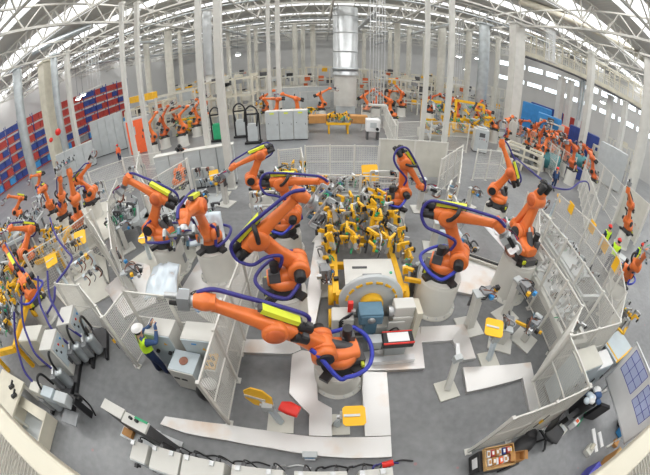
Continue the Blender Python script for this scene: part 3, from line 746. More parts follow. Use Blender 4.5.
fence('tall white framed screen on the right, cutting the corner behind the workers', [top(589, 152, 2.8), top(625, 187, 2.8)], h=2.8, seg=2.5, fine=False, pr=.08)
fence('tall pale sheet screen behind the upright robot at the right edge', [top(627, 185, 2.9), top(650, 205, 2.9)], h=2.9, seg=2.2, sheet=True, pr=.07)
fence('white framed fence between the yellow plates and the tall screen on the right', [top(585, 165, 2.2), top(600, 205, 2.2)], h=2.2, seg=2.0, fine=False, pr=.06)
fence('white mesh fence behind the yellow clamp fixture, in the middle of the front cell', [top(318, 174), top(403, 178)], fine=False)
fence('cornered white mesh fence by the middle aisle, right of the white sheet wall', [top(442, 160), top(463, 146), top(459, 185)], fine=False, h=2.0)
fence('white mesh fence right of the middle aisle, before the raised robot', [top(478, 150), top(503, 152), top(512, 160)], fine=False, h=2.0)
fence('small cornered white mesh fence around a grey clamp rack', [top(278, 150), top(301, 148), top(303, 158)], fine=False)
fence('white mesh fence along the back edge of the front cell, below the clamp table', [top(305, 146), top(379, 146)], fine=False)
fence('white sheet wall along the back edge of the front cell', [top(380, 139, 2.2), top(448, 143, 2.2)], h=2.2, seg=1.6, sheet=True)
fence('pale mesh fence left of the lone robot, below the orange door booth', [top(122, 158, 2.2), top(160, 152, 2.2)], h=2.2, seg=2, fine=False)
fence('pale mesh fence in front of the man in the orange vest', [top(88, 172, 2.2), top(122, 160, 2.2)], h=2.2, seg=2, fine=False)
fence('white mesh fence beyond the right aisle, before the crowded right cell, upper run', [top(513, 122, 2.6), top(545, 137, 2.6), top(560, 150, 2.6)], h=2.6, seg=2.4, fine=False)
fence('white mesh fence beyond the right aisle, lower run with a gate', [top(553, 142, 2.4), top(577, 158, 2.4)], h=2.4, seg=2.4, fine=False)
fence('white fence with machine guards right of the big duct tower', [top(362, 105, 2.4), top(385, 104, 2.4), top(396, 125, 2.4)], h=2.4, seg=2.5, fine=False)
fence('white fence in front of the tall yellow fixtures', [top(398, 122, 2.4), top(432, 121, 2.4), top(470, 124, 2.4)], h=2.4, seg=2.5, fine=False)
fence('white fence behind the tall yellow fixtures', [top(470, 98, 2.6), top(500, 110, 2.6)], h=2.6, seg=3, fine=False)
fence('far white fence left of the big duct tower', [top(300, 92, 2.6), top(336, 90, 2.6)], h=2.6, seg=3, fine=False)

# pale partitions made of cabinet-like sheets
def partition(label, p, q, h, n, m='greylight'):
    p, q = Vector((*p, 0)), Vector((*q, 0)); d = q - p; L = d.length
    claim((p.x + q.x) / 2, (p.y + q.y) / 2, L, .7, math.atan2(d.y, d.x))
    o = thing('partition_wall', label, 'partition', p, math.atan2(d.y, d.x)); o['kind'] = 'thing'
    for i in range(n):
        b = MB(); b.box(((i + .5) * L / n, 0, h / 2 + .05), (L / n - .03, .5, h - .1), m); f = part('panel', b, o, bevel=.015)
        h2 = MB(); h2.box(((i + .5) * L / n, -.255, h * .55), (L / n * .78, .02, h * .7), m); part('inset', h2, f)
    b = MB(); b.box((L / 2, 0, .05), (L, .44, .1), 'darkgrey'); part('plinth', b, o)
    b = MB(); b.box((L / 2, 0, h + .02), (L + .04, .54, .05), 'white'); part('cap_rail', b, o)
def base(px, py): v = fl(px, py); return (v.x, v.y)
partition('row of pale grey panels behind the lone robot, left of the aisle', base(163, 193), base(238, 182), 2.2, 5)
partition('big pale grey cabinet wall right of the tall rack', base(97, 158), base(128, 148), 4.3, 4)
partition('low pale grey wall in front of the tall rack', base(62, 178), base(97, 164), 2.6, 4)
partition('pale grey panel wall behind the orange robots at the back left', tuple(pol(148, 108, 43).xy), tuple(pol(192, 103, 43).xy), 4.2, 5, 'greylight')
partition('long grey machine casing right of the big duct tower', base(378, 96), base(410, 97), 3.2, 4, 'grey')
partition('white sheet casing above the white cabinet row', base(262, 112), base(330, 108), 3.0, 6, 'greylight')

# ------------------------------------------------------------------ metal floor strips
def plate(label, poly, z=.12, m='plate'):
    b = MB(); b.poly(poly, 0.0, z, m)
    o = solo('floor_plate', b, label, 'floor plate', bevel=.008)
    return o
def pp(*pts): return [tuple(fl(x, y, .12).xy) for x, y in pts]
plate('long front strip of chequered metal floor plate, below the left mesh fence', pp((165, 416), (185, 419), (225, 424), (265, 430), (309, 436), (332, 437), (365, 437), (391, 436), (392, 457), (350, 458), (320, 456), (270, 448), (225, 440), (185, 433), (160, 424)))
plate('bent metal floor plate left of the front robot pedestal', pp((309, 435.5), (309, 414), (289, 393), (292, 354), (302, 350), (316, 352), (318, 400), (332, 408), (332, 436.5)))
plate('broad bright metal floor plate right of the front robot pedestal', pp((365, 436.5), (362, 390), (363, 371), (387, 372), (391, 435.5)))
plate('narrow metal floor band behind the left mesh fence, under the front robot arm', pp((244, 339), (243, 352), (291.5, 353.5), (301, 349.5), (298, 339)))
plate('long narrow metal floor plate left of the yellow clamp fixture', pp((300, 338), (313, 338), (331, 240), (315, 240)))
plate('metal floor plate under the small control box', pp((362, 352), (363, 370.5), (425, 368), (420, 327), (400, 328), (404, 346)))
plate('square-cornered metal floor plate beside the tall pedestal', pp((420.5, 326.5), (465, 324), (476, 358), (463, 360), (453, 340), (421.5, 342)))
plate('metal floor strip with a rusty patch below the yellow tool stands', pp((463, 367), (467, 392), (523, 378), (530, 411), (540, 408), (531, 362)))
plate('wide metal floor plate behind the tall pedestal on the right', [(4.0, 5.9), (5.3, 5.4), (6.6, 6.5), (5.4, 7.4), (4.6, 8.0)], .10)
plate('metal floor plate in the left cell beside the diagonal fence', [(-7.9, 5.8), (-6.2, 4.6), (-5.2, 5.4), (-6.4, 7.2), (-7.2, 7.4)], .10)
plate('metal floor plate under the wide white drum', [(-4.6, 5.9), (-2.5, 5.6), (-2.45, 8.0), (-4.4, 8.0)], .05)

# ------------------------------------------------------------------ cabinets and electrical boxes
def cabinet(name, label, cat, loc, rz, w, d, h, doors=1, m='greylight', dm=None, plinth=True, extra=None, group=None, topm=None, handle=True):
    """front faces local -Y"""
    o = thing(name, label, cat, loc, rz, group); z0 = .1 if plinth else 0
    b = MB(); b.box((0, 0, (h + z0) / 2), (w, d, h - z0), m); part('body', b, o, bevel=.012)
    if plinth: b = MB(); b.box((0, .02, .05), (w * .96, d * .9, .1), 'darkgrey'); part('plinth', b, o)
    for i in range(doors):
        x = -w / 2 + (i + .5) * w / doors
        b = MB(); b.box((x, -d / 2 - .012, (h + z0) / 2), (w / doors - .02, .025, h - z0 - .03), dm or m); dd = part('door', b, o, bevel=.006)
        if handle: b = MB(); b.box((x + w / doors * .36, -d / 2 - .04, h * .55), (.03, .04, .14), 'black'); part('handle', b, dd)
    if topm: b = MB(); b.box((0, 0, h + .012), (w + .02, d + .02, .024), topm); part('lid', b, o)
    if extra: extra(o)
    return o
def yellow_tag(w, d, h):
    def f(o):
        b = MB(); b.box((0, -d / 2 - .03, h - .18), (.32, .02, .12), 'lime'); part('warning_label', b, o, label='yellow warning label')
        b = MB(); b.box((-.3, -d / 2 - .03, h * .6), (.06, .02, .06), 'black'); part('lock', b, o)
    return f
c0 = fl(287, 141)
for i, t in enumerate(('left one of three by the aisle', 'middle one of three by the aisle', 'right one of three by the aisle')):
    cabinet('control_cabinet', 'white control cabinet with yellow label, ' + t, 'cabinet', (c0.x + (i - 1) * 1.1, c0.y + .5, 0), 0, 1.07, .8, 2.45, 1, 'white', 'greylight', extra=yellow_tag(1.07, .8, 2.45))
def panel_extra(o):
    b = MB(); b.box((0, -.5, 1.55), (.5, .02, .35), 'darkgrey'); part('screen', b, o)
    for x in (-.2, 0, .2): b = MB(); b.cyl((x, -.5, 1.2), (x, -.54, 1.2), .035, 'brightred' if x > 0 else 'darkgrey', n=10); part('button', b, o)
    b = MB(); b.box((0, 0, 2.08), (.9, .7, .12), 'greylight'); part('roof_box', b, o)
p = fl(479, 153); cabinet('control_cabinet', 'white control cabinet with dark screen and red button beside the right aisle', 'cabinet', (p.x + .2, p.y + .5, 0), R(-15), 1.25, .95, 2.0, 1, 'white', 'greylight', extra=panel_extra)
# orange door booth at the left back
o = thing('booth', 'orange booth door between two thin white posts at the back left', 'booth', fl(141, 153), R(12))
b = MB(); b.box((0, .6, 1.75), (2.6, 1.2, 3.5), 'greylight'); part('housing', b, o)
b = MB(); b.box((0, -.04, 1.7), (2.1, .08, 3.3), 'hiorange'); f = part('door', b, o, label='bright orange door')
b = MB(); b.box((-.35, -.1, 2.35), (.5, .04, .8), 'greylight'); part('door_window', b, f)
b = MB(); b.box((.6, -.12, 1.6), (.08, .08, .3), 'darkgrey'); part('handle', b, f)
b = MB(); b.beam(fl(128, 101, 5.2), fl(155, 95, 5.2), .5, .7, 'yellow')
o = solo('crane_beam', b, 'yellow crane beam above the orange door booth', 'crane beam')
b = MB(); a = fl(128, 101, 5.2); c = fl(155, 95, 5.2)
for q in (a, c): b.beam((q.x, q.y, 0), (q.x, q.y, 5.0), .2, .2, 'offwhite')
part('leg', MB(), None) if False else None
for q in (a, c):
    b = MB(); b.beam((q.x, q.y, 0), (q.x, q.y, 4.9), .2, .2, 'offwhite'); part('leg', b, o)

# grey switch boxes behind the fence by the man
def plugs(n, w, d, h, back=True):
    def f(o):
        for i in range(n):
            b = MB(); x = -w * .3 + i * w * .6 / max(1, n - 1); b.box((x, d * .5 + .04, h - .12), (.07, .09, .07), 'darkgrey'); b.tube([(x, d * .5 + .07, h - .12), (x, d * .5 + .14, h - .12), (x + .03, d * .5 + .16, h - .4), (x + .05, d * .5 + .16, .05)], .016, 'black', 6); part('plug', b, o)
            b = MB(); b.box((x - .06, d * .5 - .06, h + .02), (.08, .1, .05), 'steel'); part('latch', b, o)
    return f
def marks(w, d, h):
    def f(o):
        b = MB(); b.box((-.05, -d / 2 - .03, h - .13), (.12, .01, .04), 'skyblue'); part('nameplate', b, o)
        b = MB(); b.add([(.1, -d / 2 - .03, h - .32), (.2, -d / 2 - .03, h - .32), (.15, -d / 2 - .03, h - .22)], [(0, 1, 2)], 'yellow'); part('hazard_sign', b, o)
        for s in (-.2, .15): b = MB(); b.cyl((s, -d / 2, h - .6), (s, -d / 2 - .09, h - .6), .05, 'black', n=10); part('rotary_switch', b, o)
    return f
cabinet('switch_cabinet', 'left grey switch cabinet of a pair, nearest the man in the white helmet', 'cabinet', (-3.72, 4.0 - .45, 0), 0, .72, .5, 1.35, 1, 'white', 'bluegrey', extra=marks(.72, .5, 1.35))
cabinet('switch_cabinet', 'grey switch cabinet beside the long fence, right one of a pair', 'cabinet', (-2.72, 4.0 - .45, 0), 0, .72, .5, 1.35, 1, 'white', 'bluegrey', extra=marks(.72, .5, 1.35))
def cart_top(o):
    b = MB(); b.cyl((0, 0, .93), (0, 0, .945), .11, 'copper', n=12); part('rust_patch', b, o)
    for x in (-.2, .0): b = MB(); b.box((x, -.3, .6), (.14, .03, .05), 'black'); part('handle', b, o)
cabinet('tool_cart', 'low pale grey cart with slanted top in front of the switch cabinets', 'cart', (-3.05, 2.98, 0), R(-4), .66, .55, .92, 1, 'bluegrey', 'white', extra=cart_top, handle=False)
b = MB(); b.box((0, 0, .42), (.28, .45, .84), 'greylight'); o = solo('side_cabinet', b, 'narrow cabinet with an orange tray on top, beside the fence', 'cabinet', (-2.42, 3.1, 0), bevel=.01)
b = MB(); b.box((0, 0, .88), (.25, .4, .06), 'yellow'); part('tray', b, o)
for i in range(4): b = MB(); b.cyl((-.06 + (i % 2) * .12, -.12 + (i // 2) * .16, .9), (-.06 + (i % 2) * .12, -.12 + (i // 2) * .16, 1.0), .035, 'darkgrey', n=8); part('socket', b, o)
b = MB(); b.sphere((0, 0, .28), .26, 'black', (1, .9, 1.1)); b.sphere((.1, .1, .5), .16, 'paper', (1.2, 1, .7)); solo('waste_bag', b, 'black waste bag with white rags leaning on the low cart', 'bag', (-2.62, 2.62, 0))

# electrical boxes along the front edge
rows = [(-3.38, .36, .42, 'small grey electrical box with black rotary switches, leftmost of the front row'),
        (-2.80, .60, .50, 'wide grey electrical box, second from the left in the front row'),
        (-2.07, .78, .50, 'wide grey electrical box with a blue mark, third in the front row'),
        (-1.12, .86, .50, 'wide grey electrical box, fourth in the front row with two cable plugs'),
        (-.10, .84, .50, 'grey electrical box at the bottom edge under the metal front strip, with plugs'),
        (.78, .55, .50, 'grey electrical box with a red plug, right end of the front row')]
for x, w, d, t in rows:
    cabinet('electrical_box', t, 'electrical box', (x, .60, 0), 0, w, d, 1.08, 1, 'white', 'greylight', extra=plugs(2 if w > .5 else 1, w, d, 1.08))
o = [q for q in bpy.data.objects if q.name.startswith('electrical_box')]
b = MB(); b.box((-.14, -.28, .8), (.1, .06, .1), 'black'); b.box((-.1, -.3, .9), (.06, .1, .06), 'black'); part('rotary_switch', b, o[0])
b = MB(); b.box((-.1, -.27, .85), (.24, .01, .14), 'skyblue'); part('blue_mark', b, o[2], label='blue mark')
b = MB(); b.cyl((.12, .32, 1.02), (.30, .34, 1.06), .06, 'brightred', n=10); part('red_plug', b, o[5], label='red plug')
def tallbox(label, x, y, rz, top):
    o = thing('power_cabinet', label, 'cabinet', (x, y, 0), rz)
    b = MB(); b.box((0, 0, .74), (.58, .22, 1.4), 'darkgrey'); part('body', b, o, bevel=.01)
    b = MB(); b.box((0, 0, 1.46), (.6, .24, .06), 'white'); part('lid', b, o, bevel=.01)
    b = MB(); b.box((0, 0, .03), (.62, .5, .06), 'steel'); part('foot_plate', b, o)
    if top:
        for x in (-.1, .05): b = MB(); b.cyl((x, .04, 1.49), (x, .04, 1.56), .035, 'black', n=8); part('button', b, o)
        b = MB(); b.box((.12, .1, 1.5), (.3, .05, .03), 'green'); part('green_strip', b, o, label='green strip')
tallbox('narrow dark cabinet with a plain white top by the front strip', -3.98, 1.22, R(-8), False)
tallbox('narrow dark cabinet with a green strip and switches on its white top', -3.36, 1.10, R(-8), True)
b = MB(); b.box((0, 0, .35), (1.1, .3, .06), 'greylight')
o = solo('cable_trough', b, 'low grey cable trough beside the narrow dark cabinets', 'cable trough', (-3.9, 1.0, 0), R(-6))
for x in (-.5, .5): b = MB(); b.box((x, 0, .16), (.06, .28, .32), 'steel'); part('leg', b, o)
b = MB(); b.box((0, 0, .06), (.28, .2, .12), 'card'); solo('parts_box', b, 'small tan carton lying in the low cable trough', 'box', (-4.2, 1.03, .38), R(-6), bevel=.01)
o = thing('sensor_box', 'small grey sensor box with a blue stripe on the metal front strip', 'sensor box', (-.32, 1.36, .12))
b = MB(); b.box((0, 0, .1), (.28, .14, .14), 'greylight'); part('body', b, o, bevel=.01)
b = MB(); b.box((0, -.072, .1), (.2, .01, .03), 'skyblue'); part('stripe', b, o)
b = MB(); b.box((0, 0, .015), (.2, .2, .03), 'steel'); part('base_plate', b, o)
# cables lying between boxes and strip
for i, (x, m) in enumerate(((-2.6, 'black'), (-1.7, 'black'), (-.9, 'alu'), (-.2, 'black'), (.35, 'black'), (.8, 'hose_blue'), (1.1, 'black'))):
    b = MB(); b.tube([(x, .92, .5), (x + .03, 1.0, .56), (x + .12, 1.08, .3), (x + .14, 1.1, .05), (x + .35, 1.16, .03), (x + .6, 1.1, .03)], .02, m, 8)
    solo('power_cable', b, ['black cable left of the second front box', 'black cable between the third and fourth front boxes', 'silver sleeved cable behind the fourth front box', 'black cable before the small sensor box', 'thick black cable loop below the front robot', 'blue cable beside the red plug', 'black cable loop at the right end of the front row'][i], 'cable')

# ------------------------------------------------------------------ left edge: carts, cabinets
def weld_cart(label, px, py, rz, cab=True):
    o = thing('weld_cart', label, 'weld cart', fl(px, py), rz)
    for s in (-1, 1):
        b = MB(); b.beam((s * .32, -.7, .07), (s * .32, .7, .07), .09, .12, 'black'); part('runner', b, o)
    b = MB(); b.box((0, .1, .15), (.72, .9, .05), 'darkgrey'); part('deck', b, o)
    if cab:
        b = MB(); b.box((-.05, .25, .78), (.55, .75, 1.2), 'white'); f = part('cabinet', b, o, bevel=.015)
        b = MB(); b.box((.235, .25, .9), (.02, .62, .8), 'bluegrey'); d = part('door', b, f)
        for k, c in enumerate(('black', 'black', 'brightred', 'yellow', 'skyblue')): b = MB(); b.box((.26, .02 + k * .11, 1.15 - (k % 2) * .2), (.03, .05, .06), c); part('switch', b, d)
        b = MB(); b.box((.26, .3, .5), (.02, .3, .24), 'darkgrey'); part('vent', b, d)
    b = MB(); b.cyl((.1, -.4, .2), (.1, -.4, .75), .17, 'galv', n=16); b.sphere((.1, -.4, .75), .17, 'galv', (1, 1, .6)); part('tank', b, o)
    b = MB(); b.box((-.2, -.45, .45), (.22, .3, .5), 'grey'); b.cyl((-.2, -.45, .7), (-.2, -.2, .8), .06, 'steel', n=8); part('pump', b, o)
    b = MB(); b.tube([(.1, -.4, .8), (.1, -.35, 1.1), (.1, -.2, 1.3), (.1, .0, 1.2), (.12, .05, .7)], .04, 'black', 8); part('hose', b, o, label='thick black hose')
    b = MB(); b.tube([(-.2, -.3, .8), (-.5, -.2, 1.3), (-.7, .1, 1.6), (-.9, .5, 1.9), (-.8, 1.0, 2.4)], .04, 'hose_blue', 8); part('blue_hose', b, o, label='blue hose')
weld_cart('white weld cart with switches and black runners, nearest the bent fence', 88, 352, R(25))
weld_cart('weld cart with a bare tank, first left of the bent fence', 100, 345, R(30), False)
weld_cart('white weld cart with a black hose loop, next below the first one', 73, 376, R(20))
weld_cart('weld cart without cabinet at the left, beside the pale desk box', 65, 398, R(8), False)
cabinet('switch_cabinet', 'pale cream switch cabinet at the left edge below the yellow frame', 'cabinet', (-8.6, 2.3, 0), R(18), 1.1, .6, 1.3, 2, 'offwhite', 'cream')
o = thing('storage_bin', 'open cream bin beside the platform rail at the lower left corner', 'bin', (-7.85, -.12, 0), R(3))
b = MB(); b.box((0, 0, .05), (1.5, 1.05, .06), 'greylight'); part('bottom', b, o)
for s in (-1, 1):
    b = MB(); b.box((s * .77, 0, .27), (.05, 1.1, .5), 'cream'); part('side_panel', b, o)
    b = MB(); b.box((0, s * .53, .27), (1.5, .05, .5), 'cream'); part('side_panel', b, o)
b = MB(); b.box((0, .38, .5), (1.55, .34, .05), 'cream'); part('lid', b, o)
o = thing('work_desk', 'cream desk with black parts on it at the lower left edge', 'desk', (-9.1, .12, 0), R(4))
b = MB(); b.box((0, 0, .8), (1.7, 1.3, .08), 'cream'); part('desktop', b, o, bevel=.01)
for sx in (-1, 1):
    for sy in (-1, 1): b = MB(); b.box((sx * .75, sy * .55, .38), (.08, .08, .76), 'offwhite'); part('leg', b, o)
b = MB(); b.box((0, .6, .5), (1.5, .04, .5), 'cream'); part('back_panel', b, o)
for q in ((-.2, .1, 'black tool left of another on the cream desk'), (.15, .0, 'black tool right of another on the cream desk')):
    b = MB(); b.box((0, 0, .05), (.25, .09, .1), 'black'); b.cyl((.05, 0, .1), (.18, .1, .14), .04, 'black', n=8); solo('hand_tool', b, q[2], 'tool', (-8.6 + q[0], .2 + q[1] * 2, .84), R(50))
o = thing('desk_console', 'grey console with slanted lids on a black frame, right of the cream bin', 'console', (-6.75, .95, 0), R(8))
for i in range(3): b = MB(); b.box((-.55 + i * .55, 0, .95 - i * .05), (.5, .32, .3), ('offwhite', 'bluegrey', 'greylight')[i]); part('lid', b, o, bevel=.02)
b = MB(); b.box((.1, .22, .7), (1.9, .08, .14), 'black'); part('rail', b, o)
for x in (-.7, .2, .9): b = MB(); b.box((x, .1, .4), (.07, .2, .8), 'black'); part('leg', b, o)
b = MB(); b.tube([(.8, .25, .75), (1.1, .25, .9), (1.2, .2, .5), (1.1, .1, .08)], .03, 'black', 8); part('cable', b, o)
b = MB(); b.box((.55, -.3, .45), (.6, .4, .04), 'grey'); part('shelf', b, o)

# ------------------------------------------------------------------ platform rail under the camera
o = thing('platform_rail', 'cream platform rail curving across the lower corners of the picture', 'rail', (0, -.035, 0), R(-2.1))
b = MB(); b.box((0, -.20, 5.02), (14, .15, .14), 'cream'); part('top_rail', b, o, bevel=.02)
b = MB(); b.box((0, -.75, 4.94), (14, .95, .05), 'ribbed'); part('ribbed_ledge', b, o, label='ribbed cream ledge')
b = MB(); b.box((0, -.9, 4.0), (14, .04, 1.9), 'cream'); part('apron', b, o)
for x in (-6.5, -3, 3, 6.5): b = MB(); b.box((x, -1.1, 2.45), (.18, .18, 4.9), 'offwhite'); part('leg', b, o)
# ------------------------------------------------------------------ clamp fixtures
def m_clamp(v):
    rnd = random.Random(v); b = MB()
    b.box((0, 0, .12), (.12, .12, .24), 'greylight' if v % 2 else 'grey')
    c = ('yellow', 'steel', 'yellow', 'alu', 'yellow', 'greylight', 'darkgrey')[v % 7]
    b.box((0, 0, .34), (.09, .14, .26), c)
    t = rnd.uniform(-.25, .25)
    b.beam((0, 0, .45), (.22, t, .52), .075, .085, c); b.box((.25, t, .46), (.06, .06, .14), 'black')
    b.cyl((-.08, 0, .12), (-.1, 0, .42), .045, 'grey' if v % 3 else 'steel', n=8)
    b.tube([(-.1, 0, .3), (-.2, .1, .35), (-.15, .2, .1)], .02, ('green', 'motorblue', 'grey', 'copper', 'darkgrey')[v % 5], 6)
    if v % 2 == 0: b.box((-.08, .08, .3), (.1, .06, .07), 'green')
    return b
def add_clamps(o, spots, rnd, k=1.0, z=0.0, pal=None):
    for i, q in enumerate(spots):
        v = rnd.choice(pal) if pal else rnd.randrange(21); zz = q[2] if len(q) > 2 else z
        part('clamp', cached('clamp_%d' % v, lambda: m_clamp(v)), o, (q[0], q[1], zz), (rnd.uniform(-.25, .25), rnd.uniform(-.25, .25), rnd.uniform(0, 6.28)), scale=(.85 * k * rnd.uniform(.8, 1.25), .85 * k, .85 * k * rnd.uniform(.7, 1.3)))
rnd = random.Random(5)
o = thing('clamp_fixture', 'big yellow turning fixture covered with clamps in the middle of the front cell', 'fixture', (1.12, 5.0, 0))
b = MB()
for s in (-1, 1): b.beam((s * .86, .25, .75), (s * .86, 4.3, .75), .16, .3, 'yellow')
b.beam((-.86, .25, .75), (.86, .25, .75), .2, .34, 'yellow'); b.beam((-.86, 1.5, .75), (.86, 1.5, .75), .14, .2, 'yellow'); b.beam((-.86, 4.2, .75), (.86, 4.2, .75), .2, .3, 'yellow'); b.beam((-.86, 2.8, .75), (.86, 2.8, .75), .14, .2, 'yellow')
part('frame', b, o, bevel=.015, label='yellow steel frame')
b = MB(); b.box((.06, .95, .97), (1.35, 1.05, .05), 'white'); b.box((.1, .75, 1.02), (.5, .1, .05), 'grey'); b.box((-.2, 1.1, 1.01), (.4, .06, .03), 'darkgrey'); b.cyl((.55, .6, 1.0), (.55, .6, 1.03), .05, 'brightred', n=10); b.cyl((.62, .85, 1.0), (.62, .85, 1.03), .04, 'green', n=10)
part('top_plate', b, o, label='white top plate')
b = MB(); b.lathe([(.30, -.06), (.78, -.06), (.80, -.03), (.80, .03), (.78, .06), (.30, .06)], 'greylight', (0, .05, .85), n=40, axis='Y'); part('ring', b, o, label='grey bearing ring')
b = MB()
for k in range(8):
    t = R(10 + k * 22.5); b.box((.62 * math.cos(t), -.02, .85 + .62 * math.sin(t)), (.16, .05, .05), 'yellow', Matrix.Rotation(-t - R(90), 3, 'Y'))
part('ring_mark', b, o)
b = MB(); b.lathe([(.05, -.2), (.26, -.2), (.28, -.16), (.28, 0), (.05, 0)], 'yellow', (0, .0, .85), n=20, axis='Y'); b.cyl((0, -.42, .85), (0, -.18, .85), .17, 'darkgrey', n=18); part('hub', b, o)
for s in (-1, 1):
    b = MB(); b.lathe([(.05, -.07), (.27, -.07), (.27, .07), (.05, .07)], 'yellow', (s * .98, .45, .62), n=20, axis='X'); b.lathe([(.05, -.07), (.24, -.07), (.24, .07), (.05, .07)], 'yellow', (s * .98, -.15, .40), n=20, axis='X'); part('roller', b, o)
for (xa, ya, xb, yb, zz) in ((.95, .6, 1.75, .35, 1.0), (-.95, 1.9, -1.15, 2.3, .9), (.95, 2.2, 1.3, 2.6, 1.0)):
    b = MB(); b.beam((xa, ya, zz), (xb, yb, zz), .09, .11, 'yellow'); b.box((xb, yb, zz), (.16, .12, .16), 'yellow'); b.cyl((xb, yb, zz), (xb + (.25 if xb > 0 else -.25), yb - .05, zz - .03), .03, 'steel', n=8); part('outrigger', b, o)
spots = []
for i in range(9):
    for j in range(6): spots.append((-.9 + j * .38 + rnd.uniform(-.12, .12), 1.75 + i * .33 + rnd.uniform(-.1, .1), .85 + rnd.uniform(0, .35)))
for i in range(9): spots.append((-1.0 + rnd.uniform(-.12, .1), 1.4 + i * .33, .55 + rnd.uniform(0, .3)))
for i in range(11): spots.append((1.08 + rnd.uniform(-.1, .3), .8 + i * .3, .5 + rnd.uniform(0, .4)))
for i in range(9): spots.append((-1.0 + i * .28, 4.55 + rnd.uniform(-.15, .15), .7 + rnd.uniform(0, .6)))
add_clamps(o, spots[:88], rnd, 1.15, pal=(0, 2, 4, 7, 9, 11, 14, 16, 18, 0, 2, 4, 1, 5, 3))
for s in (-.6, .6): b = MB(); b.box((s, 4.25, .35), (.5, .5, .7), 'greylight'); part('pedestal', b, o)
for k in range(5):
    b = MB(); x = -.8 + k * .42; b.tube([(x, 1.8, .95), (x + .1, 2.3, 1.25), (x - .1, 2.9, 1.2), (x + .15, 3.6, 1.05), (x, 4.1, .95)], .03, ('black', 'green', 'black', 'alu', 'black')[k], 6); part('cable', b, o)
# headstock with the blue-grey gear motor
o = thing('headstock', 'white machine base with a bluish gear motor at the clamp fixture', 'machine base', (1.12, 4.62, 0))
b = MB()
for s in (-1, 1): b.box((s * .72, 0, .42), (.52, .42, .84), 'white')
b.box((0, .06, .2), (1.0, .36, .4), 'white'); part('base_block', b, o, bevel=.02)
b = MB(); b.box((-.1, -.16, 1.0), (.55, .42, .36), 'motorblue'); b.box((-.1, -.24, .70), (.3, .3, .4), 'motorblue'); b.cyl((-.1, -.28, .5), (-.1, -.28, .25), .13, 'motorblue', n=18); b.box((-.1, -.38, 1.0), (.5, .05, .28), 'motorblue'); part('gear_motor', b, o, bevel=.025, label='blue-grey gear motor')
b = MB(); b.lathe([(.0, 0), (.09, 0), (.09, -.03), (.0, -.04)][::-1], 'steel', (-.1, -.40, 1.02), n=18, axis='Y'); part('motor_cap', b, o)
b = MB(); b.box((.72, -.02, 1.0), (.5, .34, .32), 'white'); b.cyl((.35, -.05, .92), (.55, -.05, .92), .13, 'steel', n=16); part('bearing_block', b, o, bevel=.02)
b = MB(); b.box((-.55, .02, 1.05), (.12, .1, .3), 'brightred'); b.box((-.48, -.05, .95), (.1, .1, .1), 'steel'); part('red_block', b, o, label='red block')
for k in range(3): b = MB(); b.tube([(-.5, -.1, .95), (-.8, -.25, .8 - k * .1), (-.55, -.35, .5), (-.2, -.3, .35 + k * .05)], .025, 'black', 6); part('cable', b, o)
b = MB(); b.box((.55, -.26, .5), (.4, .04, .5), 'white'); b.tube([(.35, -.3, .4), (.55, -.32, .6), (.7, -.3, .35)], .02, 'black', 6); part('cable_panel', b, o)
b = MB(); b.box((1.05, -.1, .55), (.14, .5, 1.1), 'cream'); part('guard_plate', b, o)
o = thing('control_box', 'small control box with black and red top beside the bluish gear motor', 'control box', (1.62, 3.98, .12))
b = MB(); b.box((0, 0, .2), (.5, .3, .4), 'greylight'); part('stand', b, o, bevel=.01)
b = MB(); b.box((.02, -.05, .5), (.72, .36, .2), 'black'); part('housing', b, o, bevel=.02)
b = MB(); b.box((.02, -.05, .605), (.5, .26, .015), 'paper'); part('cover', b, o)
for s in (-1, 1): b = MB(); b.box((.02, -.05 + s * .17, .585), (.72, .03, .04), 'brightred'); part('red_edge', b, o)
b = MB(); b.box((-.5, .0, .4), (.3, .24, .26), 'greylight'); part('valve_block', b, o)
b = MB(); b.box((-.05, -.34, .08), (1.0, .16, .14), 'alu'); part('cable_channel', b, o)

# smaller fixtures on the left and beyond
def fixture(label, x, y, rz, L, Wd, z, n, seed, k=1.0, topm='greylight', fm='yellow', wheels=False, pal=None):
    r2 = random.Random(seed); o = thing('clamp_fixture', label, 'fixture', (x, y, 0), rz)
    b = MB()
    for s in (-1, 1): b.beam((s * Wd / 2, -L / 2, z), (s * Wd / 2, L / 2, z), .14, .2, fm); b.beam((-Wd / 2, s * L / 2, z), (Wd / 2, s * L / 2, z), .14, .2, fm)
    b.beam((-Wd / 2, 0, z), (Wd / 2, 0, z), .12, .16, fm); part('frame', b, o)
    for sx in (-1, 1):
        for sy in (-1, 1): b = MB(); b.box((sx * Wd * .42, sy * L * .42, z / 2), (.14, .14, z), fm if seed % 2 else 'grey'); part('leg', b, o)
    b = MB(); b.box((0, 0, z + .08), (Wd * .8, L * .5, .05), topm); part('top_plate', b, o)
    if wheels:
        for sy in (-.3, .15, .4): b = MB(); b.lathe([(.05, -.08), (.3, -.08), (.3, .08), (.05, .08)], 'yellow', (Wd / 2 + .12, sy * L, z - .35), n=20, axis='X'); b.lathe([(.02, .08), (.1, .09), (.02, .1)], 'darkgrey', (Wd / 2 + .13, sy * L, z - .35), n=12, axis='X'); part('roller', b, o)
    add_clamps(o, [(r2.uniform(-Wd / 2, Wd / 2), r2.uniform(-L / 2, L / 2), z + .08) for _ in range(n)], r2, k, pal=pal)
    return o
fixture('big yellow fixture with round rollers at the left edge, below the hose-wrapped robot', -10.9, 2.6, R(28), 3.4, 2.0, 1.15, 40, 21, 1.2, wheels=True)
fixture('yellow fixture behind the left edge robot, in the far left of the cell', -14.6, 4.6, R(20), 2.6, 2.2, .9, 34, 23, 1.3)
fixture('yellow fixture between the vertical arm and the upright arms of the left cell', -12.6, 7.3, R(30), 2.4, 1.6, .9, 30, 25, 1.25)
